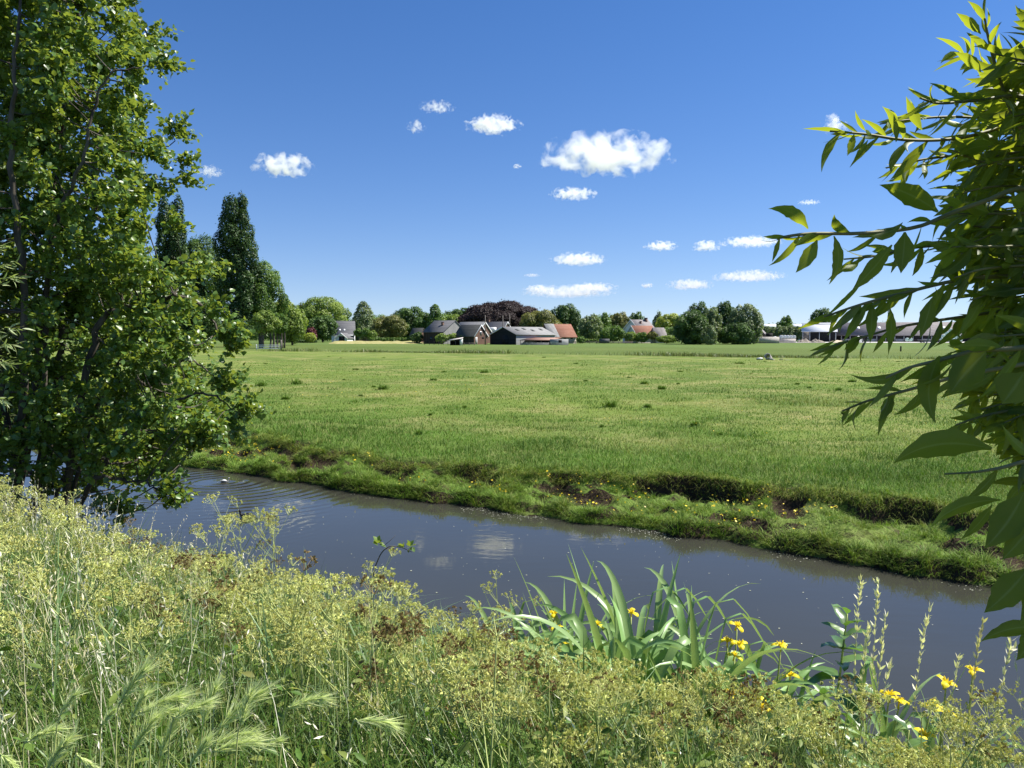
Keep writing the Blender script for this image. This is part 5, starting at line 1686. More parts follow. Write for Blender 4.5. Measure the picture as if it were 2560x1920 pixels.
def willow():
    base = np.array([2.1, .95, 0.0]); base[2] = float(near_height(base[0], base[1]))
    root = thing('willow_tree', 'willow reaching in from the right with long pointed leaves close by', 'tree', base)
    lv = Leaves(base)
    tw = Geo()
    rel = lambda q: np.asarray(q) - base
    rt = lambda: (float(np.clip(rng.normal(.45, .3), 0, 1)), float(np.clip(rng.normal(.5, .17), 0, 1)))

    def twig(pts, r0, n_leaf, Lm, start=.0, droop=.35, wr=.165, side=1, dens_end=1.0, spread=.9):
        c = spline([P(*q) for q in pts], 30)
        tw.tube(rel(c), np.linspace(r0, r0 * .35, 30), 6)
        n_leaf = int(n_leaf * 1.3)
        for k in range(n_leaf):
            f = start + (1 - start) * (k + .5) / n_leaf
            i = min(int(f * 28), 28)
            p = c[i]; d = unit(c[i + 1] - c[i])
            perp = np.array([0, 0, 1.0]) - d[2] * d; perp = unit(perp)
            oth = np.cross(d, perp)
            a_ = k * 2.4 + rng.normal(0, .4)
            o = math.cos(a_) * perp + math.sin(a_) * oth
            L = Lm * rng.uniform(.5, 1.35) * (1 - .35 * f)
            tip = p + unit(d * rng.uniform(.5, 1.1) + o * spread * rng.uniform(.4, 1) + np.array([0, 0, -droop * rng.uniform(.2, 1.6)])) * L
            lv.leaf(rel(p), rel(tip), L * wr * rng.uniform(.8, 1.25), rng.normal(0, .16), rng.normal(0, .95), rt())

    # named twigs that stand out against the sky and the field: photo pixel and distance, root to tip
    twig([(2700, 420, 1.35), (2560, 330, 1.3), (2500, 200, 1.28), (2470, 90, 1.25), (2462, 45, 1.24)], .0042, 12, .085, .15, .1)
    twig([(2700, 300, 1.3), (2560, 243, 1.28), (2450, 250, 1.25), (2350, 258, 1.22), (2300, 245, 1.2)], .004, 18, .085, .1, .25)
    twig([(2700, 330, 1.45), (2560, 310, 1.4), (2400, 345, 1.35), (2270, 350, 1.3), (2160, 335, 1.28), (2075, 328, 1.27)], .0042, 24, .085, .15, .4)
    twig([(2700, 260, 1.5), (2520, 190, 1.5), (2440, 150, 1.48), (2395, 130, 1.46)], .0036, 14, .08, .1, .15)
    twig([(2720, 420, 1.5), (2540, 400, 1.45), (2400, 390, 1.42), (2300, 400, 1.4), (2215, 420, 1.4)], .004, 20, .085, .15, .4)
    twig([(2720, 300, 1.6), (2560, 300, 1.55), (2380, 292, 1.5), (2270, 300, 1.48), (2200, 310, 1.46)], .0036, 20, .08, .2, .3)
    twig([(2720, 480, 1.25), (2560, 470, 1.2), (2470, 500, 1.18), (2380, 532, 1.16), (2290, 568, 1.14), (2160, 583, 1.12), (2030, 584, 1.1), (1962, 592, 1.1), (1943, 598, 1.1)], .0046, 10, .07, .45, .2)
    twig([(2720, 640, 1.5), (2560, 600, 1.45), (2400, 610, 1.4), (2280, 620, 1.38), (2190, 640, 1.36), (2110, 648, 1.36)], .004, 24, .085, .15, .4)
    twig([(2720, 700, 1.3), (2560, 690, 1.25), (2400, 700, 1.22), (2250, 735, 1.2), (2150, 762, 1.2), (2060, 792, 1.2)], .0046, 26, .085, .1, .7)
    twig([(2720, 760, 1.4), (2560, 770, 1.35), (2420, 790, 1.32), (2260, 815, 1.3), (2140, 848, 1.28), (2070, 868, 1.28)], .004, 22, .085, .1, .7)
    twig([(2720, 820, 1.0), (2560, 868, 1.0), (2450, 875, 1.0), (2350, 900, 1.0), (2270, 920, 1.0), (2215, 945, 1.0)], .0044, 9, .085, .1, .5)
    twig([(2720, 880, 1.15), (2560, 910, 1.12), (2400, 940, 1.1), (2270, 975, 1.1), (2170, 1002, 1.1), (2105, 1028, 1.1)], .004, 13, .07, .25, .45)
    twig([(2720, 1180, .95), (2600, 1150, .95), (2500, 1170, .95), (2440, 1180, .95), (2362, 1185, .95)], .0034, 3, .06, .1, .2)
    twig([(2720, 1000, 1.3), (2560, 1020, 1.25), (2460, 1040, 1.22), (2390, 1062, 1.2)], .0036, 14, .08, .05, .5)

    # the large leaves that can be told apart: base, tip, width, sag, roll
    HERO = [((2020, 572, 1.1), (1920, 522, 1.1), .021, -.28, .2, (.85, .6)), ((2043, 600, 1.1), (1989, 682, 1.1), .023, .10, .1, (.9, .65)),
            ((2085, 590, 1.1), (2072, 712, 1.1), .019, .30, .4, (.2, .4)), ((2165, 578, 1.12), (2258, 555, 1.12), .022, -.30, .5, (.4, .5)),
            ((2345, 530, 1.2), (2198, 462, 1.2), .052, -.10, .15, (.1, .3)), ((2230, 612, 1.1), (2127, 730, 1.1), .034, .06, .2, (.5, .4)),
            ((2262, 580, 1.05), (2252, 684, 1.05), .040, .04, .1, (.1, .25)), ((2180, 758, 1.2), (2175, 858, 1.2), .027, .04, .1, (.35, .45)),
            ((2225, 770, 1.2), (2222, 880, 1.2), .024, .1, .3, (.3, .4)), ((2330, 745, 1.15), (2300, 845, 1.15), .034, .05, .15, (.2, .35)),
            ((2380, 880, 1.0), (2275, 948, 1.0), .030, .2, .4, (.3, .4)), ((2350, 890, .98), (2340, 1060, .98), .042, -.22, .25, (.25, .35)),
            ((2465, 880, .95), (2375, 985, .95), .062, -.05, .1, (.1, .3)), ((2560, 930, .9), (2505, 1010, .9), .07, .05, .1, (.1, .3)),
            ((2230, 985, 1.1), (2200, 1055, 1.1), .026, .08, .2, (.4, .5)), ((2165, 1005, 1.1), (2105, 1065, 1.1), .012, .1, .4, (.5, .5)),
            ((2480, 1122, .85), (2232, 1160, .85), .052, -.22, .35, (.15, .35)),
            ((2500, 1250, .9), (2325, 1320, .9), .028, -.2, .3, (.3, .4)), ((2480, 1262, .92), (2400, 1350, .92), .02, .12, .3, (.3, .4)),
            ((2560, 1230, .85), (2460, 1372, .85), .055, .1, .1, (.1, .3)), ((2600, 1290, .85), (2505, 1400, .85), .05, .05, .2, (.1, .3)),
            ((2570, 1420, .85), (2460, 1532, .85), .05, .08, .15, (.1, .25)), ((2640, 1400, .85), (2550, 1560, .85), .06, .1, .2, (.1, .25)),
            ((2640, 1570, .9), (2450, 1605, .9), .03, -.16, .2, (.1, .3)), ((2600, 1560, .9), (2540, 1652, .9), .036, .1, .2, (.1, .3)),
            ((2452, 85, 1.24), (2390, 32, 1.24), .022, -.05, .2, (.9, .65)), ((2452, 180, 1.26), (2385, 130, 1.26), .026, -.1, .3, (.8, .6)),
            ((2305, 325, 1.28), (2265, 240, 1.28), .024, .08, .2, (.8, .6)), ((2470, 250, 1.25), (2385, 232, 1.25), .026, .1, .4, (.8, .6)),
            ((2130, 330, 1.27), (2075, 335, 1.27), .012, .1, .5, (.3, .4)), ((2135, 335, 1.27), (2118, 390, 1.27), .02, .1, .3, (.8, .6)),
            ((2170, 350, 1.28), (2132, 405, 1.28), .016, .08, .4, (.5, .5)), ((2300, 380, 1.3), (2225, 450, 1.3), .024, .06, .2, (.3, .4)),
            ((2240, 355, 1.28), (2205, 265, 1.28), .022, -.2, .4, (.5, .5)), ((2165, 328, 1.27), (2138, 275, 1.27), .012, .2, .5, (.2, .5)),
            ((2160, 700, 1.2), (2060, 795, 1.2), .014, .1, .6, (.4, .5)), ((2090, 850, 1.28), (2020, 878, 1.28), .012, .15, .6, (.6, .6)),
            ((2120, 850, 1.28), (2045, 890, 1.28), .013, .12, .4, (.3, .4)), ((2150, 845, 1.28), (2112, 888, 1.28), .016, .1, .3, (.3, .4))]
    for q, (a, b, w, sag, roll, ti) in enumerate(HERO):
        lv.leaf(rel(P(*a)), rel(P(*b)), w * (.85 if q < 4 else .62), sag, roll, ti, 14, .8)
    # the thick of the crown, mostly beyond the picture's right edge
    for k in range(150):
        Y0 = random.uniform(60, 1350)
        Xt = np.interp(Y0, [60, 200, 330, 480, 800, 950, 1100, 1250, 1400], [2520, 2470, 2400, 2360, 2400, 2380, 2490, 2560, 2580]) + random.uniform(0, 110)
        d1 = random.uniform(1.15, 1.8); d0 = d1 * random.uniform(.85, 1.1)
        Y1 = Y0 + random.uniform(-70, 90)
        twig([(3000, Y0 - random.uniform(-150, 220), d0), (2800, (Y0 * 2 + Y1) / 3, d0), (Xt + 110, (Y0 + Y1) / 2, d1), (Xt, Y1, d1)], .0035, 15, .088, .25, .45, .25)
    for k in range(1500):  # extra foliage added past the right edge to cast shade
        Y0 = random.uniform(-250, 1750)
        X0 = random.triangular(2560, 4300, 2700)
        d = random.uniform(1.2, 2.2)
        p = P(X0, Y0, d)
        L = random.uniform(.06, .11)
        lv.leaf(rel(p), rel(p + unit(rng.normal(0, 1, 3) + [-.4, 0, -.3]) * L), L * .3, random.gauss(0, .15), random.gauss(0, .9), rt(), 5)
    for k in range(4800):                    # unseen leaves added out of view to shade the lower leaves
        q = rng.normal(0, 1, 3); q = q / np.linalg.norm(q) * rng.random() ** .4
        p = np.array([1.65, .92, 3.45]) + q * [.85, .5, .85]
        if p[0] < .70 * p[1] + .12:
            continue
        L = random.uniform(.07, .11)
        lv.leaf(rel(p), rel(p + unit(rng.normal(0, 1, 3) + [-.3, 0, -.3]) * L), L * .28, random.gauss(0, .15), random.gauss(0, .9), rt(), 5)
    # trunk and boughs standing just outside the picture
    for k, (X, Y, d) in enumerate([(2900, 300, 1.4), (3050, 700, 1.3), (2950, 1050, 1.15), (3200, 100, 1.5), (2850, 620, 1.6), (2900, 1300, 1.0)]):
        q = P(X, Y, d)
        tw.tube(spline([[0, 0, .3 + .1 * k], rel(q) * [.75, .75, .6] + [.1, 0, 0], rel(q)], 12), np.linspace(.03, .008, 12), 7)
    lv.g.build('crown', M_WILLOW, root, None, True)
    tw.build('branches', M_WTWIG, root, None, True)
    Geo().tube(spline([(0, 0, -.2), (.05, .05, .5), (-.03, .1, 1.2), (.02, .02, 2.2), (0, 0, 3.2)], 16), np.linspace(.13, .03, 16), 10).build('trunk', M_TWIG, root, None, True)


willow()

# ================================================================== THE NEAR BANK
M_UMBEL = leaf_mat('umbel_seeds', (.70, .75, .29), (.54, .51, .18), .15, (.75, .75, .25), rough=.6, spec=.25)
M_STEM = leaf_mat('green_stem', (.40, .48, .15), (.56, .53, .24), .0, rough=.5, spec=.35)
M_FROND = leaf_mat('frond', (.085, .165, .025), (.26, .27, .07), .25, rough=.5, spec=.3)
M_IRIS = leaf_mat('iris_leaf', (.17, .32, .09), (.30, .43, .16), .25, (.45, .6, .14), rough=.38, spec=.5)
M_PETAL = leaf_mat('iris_petal', (.86, .66, .01), (.88, .74, .04), .3, (.95, .8, .05), rough=.5, spec=.3)
M_STRAW = leaf_mat('straw', (.55, .49, .28), (.84, .81, .66), .25, rough=.6, spec=.25)
M_BARLEY = leaf_mat('barley_head', (.58, .70, .26), (.80, .84, .44), .45, (.7, .8, .3), rough=.5, spec=.3)
M_DOCK = leaf_mat('broad_herb_leaf', (.08, .16, .05), (.16, .26, .07), .3, rough=.3, spec=.6)
M_REED = leaf_mat('reed_grass_leaf', (.15, .27, .10), (.27, .37, .17), .3, rough=.38, spec=.45)

# the line the tops of the plants make against the water in the picture's depth
TOPX = [-200, 0, 120, 220, 330, 420, 520, 640, 720, 800, 880, 960, 1020, 1100, 1180, 1300, 1420, 1560, 1700, 1800, 1900, 2000, 2100, 2250, 2400, 2560, 2800]
TOPY = [1120, 1150, 1190, 1240, 1305, 1350, 1350, 1370, 1395, 1430, 1420, 1440, 1510, 1545, 1560, 1625, 1650, 1680, 1690, 1690, 1700, 1735, 1710, 1745, 1745, 1735, 1700]


def zcap(x, y, extra=0.):
    """greatest plant height allowed so that the plants keep the line above"""
    X = 1280 + FPX * x / np.maximum(y, .3)
    Yt = np.interp(X, TOPX, TOPY) + extra
    return CAMZ - (Yt - 844) / FPX * y


def bank_points(n, t0, t1, u0=-15.5, u1=3.0, ymin=1.15):
    u = rng.uniform(u0, u1, n); t = rng.uniform(t0, t1, n)
    v = 4.29 - t
    x, y = xy_of(u, v)
    k = (y > ymin) & (np.abs(x) < .72 * y + .9)
    x, y = x[k], y[k]
    return x, y, t_near(x, y), near_height(x, y)


# the sward: fine green grass, old straw and broad blue-green blades
def sward():
    x, y, t, z = bank_points(500000, -.05, 3.6)
    X = 1280 + FPX * x / y
    cap = zcap(x, y, rng.normal(25, 38, len(x))) - z
    pt = fbm(x * .8, y * .8, 131, 3)
    keep = (t > .03 + .1 * rng.random(len(x))) & (rng.random(len(x)) < .5 + 1.2 * (pt + .25))
    keep &= rng.random(len(x)) < np.clip(.30 + .13 * y, 0, 1)
    x, y, t, z, cap, pt, X = [a[keep] for a in (x, y, t, z, cap, pt, X)]
    n = len(x)
    L = rng.uniform(.30, .78, n) * (.75 + .5 * vnoise(x * 1.1, y * 1.1, 133))
    L = np.minimum(L, np.maximum(cap, .05) * rng.uniform(.75, 1.05, n))
    straw = np.clip(.02 + .55 * smooth(900, 150, X) * smooth(5, 7, y) + .5 * fbm(x * 1.7, y * 1.7, 135, 3) + rng.normal(0, .22, n), 0, 1)
    T = np.stack([straw, np.clip(.5 + .7 * pt + rng.normal(0, .18, n), 0, 1)], 1)
    W = np.maximum(.0042, .00075 * y) * rng.uniform(.6, 1.5, n)
    return blades(np.stack([x, y, z - .02], 1), L, W, rng.normal(2.6, 1.6, n), np.abs(rng.normal(.22, .18, n)), np.abs(rng.normal(.32, .32, n)), 4, T)


V, F, T = sward()
o = link('bank_sward', mesh('bank_sward', V, F, M_TALL, T))
tag(kind(o, 'stuff'), 'thick tall grass covering the near bank', 'grass')


def low_herbs():
    """small leaves of herbs filling in between the stems"""
    x, y, t, z = bank_points(52000, .05, 3.5)
    n = len(x)
    cap = np.maximum(zcap(x, y, 60) - z, .03)
    h = np.minimum(rng.uniform(.04, .55, n), cap * .9)
    B_ = np.stack([x, y, z + h], 1)
    L = rng.uniform(.02, .055, n)
    T = np.stack([np.clip(rng.normal(.3, .3, n), 0, 1), np.clip(rng.normal(.5, .2, n), 0, 1)], 1)
    return leaf_batch(B_, rng.normal(0, 1, (n, 3)) * [1, 1, .5], unit(rng.normal(0, .5, (n, 3)) + [0, 0, 1]), L, L * rng.uniform(.25, .55, n), T, .15, .2, 2)


V, F, T = low_herbs()
o = link('low_herbs', mesh('low_herbs', V, F, M_FROND, T))
tag(kind(o, 'stuff'), 'small leaves of low herbs between the stems on the near bank', 'herbs')


def straw_stems():
    x, y, t, z = bank_points(7000, .0, 3.4)
    X = 1280 + FPX * x / y
    keep = rng.random(len(x)) < .10 + .75 * smooth(700, 200, X)
    x, y, t, z, X = [a[keep] for a in (x, y, t, z, X)]
    n = len(x)
    L = np.minimum(rng.uniform(.5, 1.05, n), np.maximum(zcap(x, y, rng.normal(5, 30, n)) - z, .05))
    T = np.stack([rng.random(n), np.clip(rng.normal(.5, .22, n), 0, 1)], 1)
    az = rng.normal(2.8, .9, n); le = np.abs(rng.normal(.18, .12, n)); be = np.abs(rng.normal(.15, .15, n))
    base = np.stack([x, y, z - .02], 1)
    V, F, T2 = blades(base, L, np.maximum(.003, .0006 * y), az, le, be, 4, T)
    G_ = Geo(); G_.add(V, F, np.concatenate([T2, T2[:, :1] * 0], 1))
    # the loose panicle at the head of each stem
    hd = np.stack([np.cos(az), np.sin(az), az * 0], 1)
    for k in range(9):
        s = 1 - .028 * k
        p = base + L[:, None] * ((le * s + be * s ** 2.4)[:, None] * hd + (s * np.cos(le) - .55 * be * s ** 3.2)[:, None] * np.array([0, 0, 1.0]))
        dv = unit(hd * .3 + rng.normal(0, .45, (n, 3)) + [0, 0, .8])
        l_ = rng.uniform(.012, .03, n)
        Vl, Fl, Tl = leaf_batch(p, dv, rng.normal(0, 1, (n, 3)), l_, np.maximum(l_ * .22, .0007 * y), T, .1, .1, 1)
        G_.add(Vl, Fl, np.concatenate([Tl, Tl[:, :1] * 0], 1))
    return G_


o = straw_stems().build('dry_grass_stems', M_STRAW)
tag(kind(o, 'stuff'), 'dry straw-coloured grass stems with loose seed heads on the near bank', 'grass')


# broad blue-green blades
def broad_blades():
    cx = []
    for X, Y, d, n in [(960, 1640, 4.6, 60), (1080, 1600, 5.0, 70), (1180, 1620, 4.7, 60), (1250, 1680, 4.3, 40), (880, 1700, 4.4, 40), (760, 1640, 4.9, 30), (1000, 1780, 3.6, 40), (1150, 1780, 3.6, 30),
                       (320, 1600, 5.0, 24), (560, 1560, 5.4, 24), (200, 1680, 4.2, 20), (1950, 1800, 3.6, 24), (2200, 1780, 3.6, 24), (700, 1850, 3.0, 16), (1400, 1860, 2.9, 22), (100, 1850, 3.0, 60), (30, 1760, 3.4, 60), (200, 1880, 2.7, 50), (420, 1880, 2.7, 40), (620, 1700, 4.0, 40), (480, 1640, 4.6, 40), (820, 1560, 5.2, 40), (900, 1880, 2.8, 30), (1250, 1840, 3.0, 30), (1650, 1840, 3.1, 20)]:
        p = P(X, Y, d)
        q = rng.normal(0, .17, (n, 2)) + p[:2]
        cx.append(q)
    q = np.concatenate(cx)
    x, y = q[:, 0], q[:, 1]
    z = near_height(x, y); n = len(x)
    L = np.minimum(rng.uniform(.5, .95, n), np.maximum(zcap(x, y, rng.normal(20, 30, n)) - z, .1) * 1.25)
    T = np.stack([rng.random(n), np.clip(rng.normal(.5, .17, n), 0, 1)], 1)
    return blades(np.stack([x, y, z - .02], 1), L, rng.uniform(.008, .016, n), rng.uniform(0, 6.28, n), np.abs(rng.normal(.22, .15, n)), np.abs(rng.normal(.6, .4, n)), 8, T)


V, F, T = broad_blades()
o = link('reed_grass', mesh('reed_grass', V, F, M_REED, T))
tag(kind(o, 'stuff'), 'broad blue-green blades of reed grass among the cow parsley', 'grass')


# cow parsley gone to seed ------------------------------------------------
def umbel_mesh(k):
    r_ = np.random.default_rng(100 + k)
    g = Geo()
    nr = int(r_.integers(7, 10))
    for i in range(nr):
        a = i * 2.4 + r_.normal(0, .2); sp = .3 + .75 * math.sqrt((i + .5) / nr) * r_.uniform(.8, 1.1)
        d = np.array([math.sin(sp) * math.cos(a), math.sin(sp) * math.sin(a), math.cos(sp)])
        L = r_.uniform(.032, .052)
        e = d * L + [0, 0, .004]
        g.tube([(0, 0, 0), d * L * .55, e], [.0011, .0009, .0008], 3, (.1, .5, 0), False)
        m_ = int(r_.integers(9, 13))
        dv = unit(d * .9 + r_.normal(0, .5, (m_, 3)))
        st = e + dv * .004
        l_ = r_.uniform(.008, .0135, m_)
        w_ = l_ * .46
        sd = unit(np.cross(dv, r_.normal(0, 1, (m_, 3)))); up_ = np.cross(sd, dv)
        for q in (sd, up_):
            V = np.stack([st, st + dv * (l_ * .45)[:, None] + q * (w_ * .5)[:, None], st + dv * l_[:, None], st + dv * (l_ * .45)[:, None] - q * (w_ * .5)[:, None]], 1)
            tt = np.stack([np.clip(r_.normal(.25 + .18 * (k % 4), .25, m_), 0, 1), np.clip(r_.normal(.58 - .05 * (k % 3), .2, m_), 0, 1), np.zeros(m_)], 1)
            g.add(V.reshape(-1, 3), np.arange(m_ * 4).reshape(-1, 4), np.repeat(tt, 4, 0))
    return g.mesh('umbel', M_UMBEL)


UMB = [umbel_mesh(k) for k in range(8)]
M_OLD_SHADED = leaf_mat('old_shaded_umbel_seeds', (.30, .22, .09), (.17, .115, .05), .1, rough=.7, spec=.2)  # brown of dead seeds, with the shade on dark umbels put into it
OLD_SHADED = [umbel_mesh(k + 20) for k in range(3)]
for me_ in OLD_SHADED:
    me_.materials[0] = M_OLD_SHADED


def parsley_skeleton(k, h):
    """stem mesh and the places of its umbels and fronds, for a plant of height h"""
    r_ = np.random.default_rng(300 + k)
    g = Geo(); ends = []; fr = []
    lean = r_.normal(0, .10, 2)
    top = np.array([lean[0] * h, lean[1] * h, h])
    main = spline([(0, 0, -.03), top * .35 + [r_.normal(0, .01), 0, 0], top * .7, top], 12)
    g.tube(main, np.linspace(.0042, .0016, 12), 5, (.25, .5, 0), False)
    ends.append((main[-1], unit(main[-1] - main[-3])))
    for i in range(int(r_.integers(4, 7))):
        f = r_.uniform(.38, .86); j = int(f * 11)
        a = r_.uniform(0, 6.28); p = main[j]
        L = h * r_.uniform(.18, .40) * (1.2 - f * .5)
        d = unit(np.array([math.cos(a) * .8, math.sin(a) * .8, 1.0]))
        e = p + d * L + [0, 0, .1 * L]
        br = spline([p, p + d * L * .5 - [0, 0, .02 * L], e], 6)
        g.tube(br, np.linspace(.0024, .0012, 6), 4, (.2, .5, 0), False)
        ends.append((e, unit(d + [0, 0, .8])))
        for q in range(int(r_.integers(1, 3))):
            a2 = a + r_.normal(0, .9); d2 = unit(np.array([math.cos(a2), math.sin(a2), 1.3]))
            e2 = br[3] + d2 * L * r_.uniform(.35, .6)
            g.tube([br[3], (br[3] + e2) / 2, e2], [.0015, .0013, .001], 3, (.2, .5, 0), False)
            ends.append((e2, unit(d2 + [0, 0, .8])))
    for i in range(3):
        f = r_.uniform(.1, .5)
        fr.append((main[int(f * 11)], r_.uniform(0, 6.28)))
    zm = max(e[2] for e, d in ends) + .03
    return g.mesh('stem', M_STEM), ends, fr, zm


def frond_mesh():
    g = Geo(); r_ = np.random.default_rng(5)
    ax = spline([(0, 0, 0), (.09, 0, .05), (.19, 0, .03)], 12)
    g.tube(ax, np.linspace(.0016, .0006, 12), 3, (.1, .5, 0), False)
    for i in range(2, 12):
        for sd in (-1, 1):
            l_ = .075 * (1 - (i - 2) / 12)
            p = ax[i]
            m_ = 7
            for q in range(m_):
                c = p + np.array([.25 * l_ * q / m_, sd * l_ * q / m_, 0])
                for s2 in (-1, 1):
                    d = unit(np.array([s2 * .8, sd * .6, r_.normal(0, .2)])) * l_ * .32 * (1 - q / m_ * .7)
                    w = np.cross(unit(d), [0, 0, 1]) * .0026
                    g.add([c, c + d * .5 + w, c + d, c + d * .5 - w], [[0, 1, 2, 3]], (r_.uniform(.0, .5), r_.uniform(.35, .65), 0))
    return g.mesh('frond', M_FROND)


FROND = frond_mesh()
SKEL = {}


def dirmat(p, d, rz, s):
    q = Vector(d).to_track_quat('Z', 'Y').to_matrix().to_4x4()
    return Matrix.Translation(Vector(p)) @ q @ Matrix.Rotation(rz, 4, 'Z') @ Matrix.Scale(s, 4)


def parsley(x, y, h, label, group, k, us=1.0):
    hb = max(.35, round(h * 8) / 8)
    key = (k % 7, hb)
    if key not in SKEL:
        SKEL[key] = parsley_skeleton(k % 7 + int(hb * 80), hb)
    me, ends, fr, zm = SKEL[key]
    z = float(near_height(x, y))
    root = thing('cow_parsley', label, 'cow parsley', (x, y, z), group, random.uniform(0, 6.28))
    root.scale = (h / zm,) * 3
    link('stem', me, root)
    old = random.random() < .06
    for e, d in ends:
        link('umbel', OLD_SHADED[random.randrange(3)] if old or random.random() < .06 else UMB[random.randrange(8)], root, None, dirmat(e, d, random.uniform(0, 6), us * random.uniform(.8, 1.25)))
    if h > .5:
        for p, a in fr[:2]:
            link('frond', FROND, root, None, Matrix.Translation(Vector(p)) @ Matrix.Rotation(a, 4, 'Z') @ Matrix.Rotation(-.5, 4, 'Y'))
    return root


placed = []
def scatter_parsley(n, t0, t1, X0, X1, label, group, h0=.55, h1=1.05, ymin=1.5, mind=.13, extra=0, pull=.0):
    k = 0; tries = 0
    while k < n and tries < n * 60:
        tries += 1
        t = random.uniform(t0, t1); u = random.uniform(-14, 3)
        x, y = xy_of(u, 4.29 - t)
        if y < ymin:
            continue
        X = 1280 + FPX * x / y
        if not X0 < X < X1:
            continue
        if float(vnoise(x * 1.3, y * 1.3, 141)) < pull:
            continue
        if any((x - a) ** 2 + (y - b) ** 2 < mind ** 2 for a, b in placed):
            continue
        z = float(near_height(x, y))
        cap = float(zcap(x, y, random.uniform(-6, 60) + extra)) - z
        h = min(random.uniform(h0, h1), cap - .03)
        if h < .22:
            continue
        placed.append((x, y))
        parsley(x, y, h, label, group, random.randrange(1000))
        k += 1


def hero_parsley(X, Y, d, label, k, us=1.05):
    p = P(X, Y, d)
    z = float(near_height(p[0], p[1]))
    placed.append((p[0], p[1]))
    return parsley(p[0], p[1], max(p[2] - z - .04, .3), label, None, k, us)


hero_parsley(612, 1232, 6.15, 'tallest cow parsley, its pale yellow umbels standing against the rippled water', 3, 1.25)
hero_parsley(655, 1268, 6.05, 'tall cow parsley right beside the tallest one, with branches leaning right', 11, 1.2)
hero_parsley(562, 1300, 6.2, 'cow parsley left of the tallest one, with flat umbels over the water', 17, 1.2)
hero_parsley(700, 1282, 5.95, 'cow parsley whose long right branch reaches out over the canal', 26, 1.15)
hero_parsley(940, 1375, 5.35, 'cow parsley just below the alder twig that hangs over the canal', 5, 1.2)
hero_parsley(1255, 1420, 4.75, 'slender lone cow parsley stem standing against the water left of the irises', 9, 1.1)
hero_parsley(1340, 1452, 4.6, 'forked cow parsley stem just left of the yellow iris flowers', 13, 1.0)
hero_parsley(1130, 1500, 4.9, 'round-headed cow parsley on the water side between grass blades and irises', 20, 1.1)
hero_parsley(2545, 1700, 3.3, 'cow parsley at the right edge beside the last yellow iris', 31, 1.0)
hero_parsley(2430, 1725, 3.35, 'brownish cow parsley under the rightmost yellow iris flowers', 34, 1.0)
scatter_parsley(76, .7, 3.4, 1150, 2620, 'yellow-green cow parsley gone to seed in the dense stand below the irises', 'cow parsley below the irises', .5, .95, 1.7, .12)
scatter_parsley(50, .35, 2.6, 420, 1150, 'yellow-green cow parsley gone to seed on the bank below the rippled water', 'cow parsley in the middle of the near bank', .6, 1.1, 1.9, .15, 0, .38)
scatter_parsley(44, .2, 3.0, -60, 430, 'cow parsley gone to seed among the tall grass at the left of the near bank', 'cow parsley among grass at the left', .5, .95, 2.0, .2, 10, .35)

# yellow irises ---------------------------------------------------------------
def iris_leaf_mesh(k):
    r_ = np.random.default_rng(500 + k)
    L = r_.uniform(1.0, 1.35); W = r_.uniform(.034, .048)
    K = 16
    t = np.linspace(0, 1, K)
    le = r_.uniform(.02, .28)
    kind_ = (3, 1, 2, 3, 1, 2, 3, 3, 0, 1, 2, 3, 1, 3, 2, 3)[k % 16]
    # angle from the vertical along the leaf
    if kind_ == 0:
        ang = le + .25 * t ** 2
    elif kind_ == 1:
        ang = le + 1.9 * t ** 2.2
    elif kind_ == 2:
        kn = r_.uniform(.58, .75)
        ang = le + .3 * t + 2.3 * smooth(kn - .1, kn + .08, t)
    else:
        ang = le + 2.6 * t ** 1.6
    ds = L / (K - 1)
    x = np.concatenate([[0], np.cumsum(np.sin(ang[:-1]) * ds)]); z = np.concatenate([[0], np.cumsum(np.cos(ang[:-1]) * ds)])
    c = np.stack([x, 0 * x, z], 1)
    tw = r_.uniform(-.7, .7) * t + r_.uniform(-.5, .5)
    nrm = np.stack([np.cos(ang), 0 * ang, -np.sin(ang)], 1)
    sd = np.cos(tw)[:, None] * np.array([0, 1.0, 0]) + np.sin(tw)[:, None] * nrm
    nv = np.cross(sd, np.stack([np.sin(ang), 0 * ang, np.cos(ang)], 1))
    w = (W * .5 * np.clip(np.minimum(1, (1 - t) * 3.2) ** .8, .02, 1) * (.7 + .3 * np.minimum(1, t * 4)))[:, None]
    V = np.stack([c - sd * w, c - sd * w * .33 + nv * w * .22, c + sd * w * .33 + nv * w * .22, c + sd * w], 1).reshape(-1, 3)
    i = np.arange(K - 1)[:, None] * 4; j = np.arange(3)[None, :]
    F = np.stack([i + j, i + 4 + j, i + 5 + j, i + 1 + j], -1).reshape(-1, 4)
    T = np.full((len(V), 3), .5); T[:, 0] = r_.uniform(.1, .9); T[:, 1] = r_.uniform(.35, .65)
    return mesh('leaf', V, [F], M_IRIS, T, True)


IRL = [iris_leaf_mesh(k) for k in range(16)]


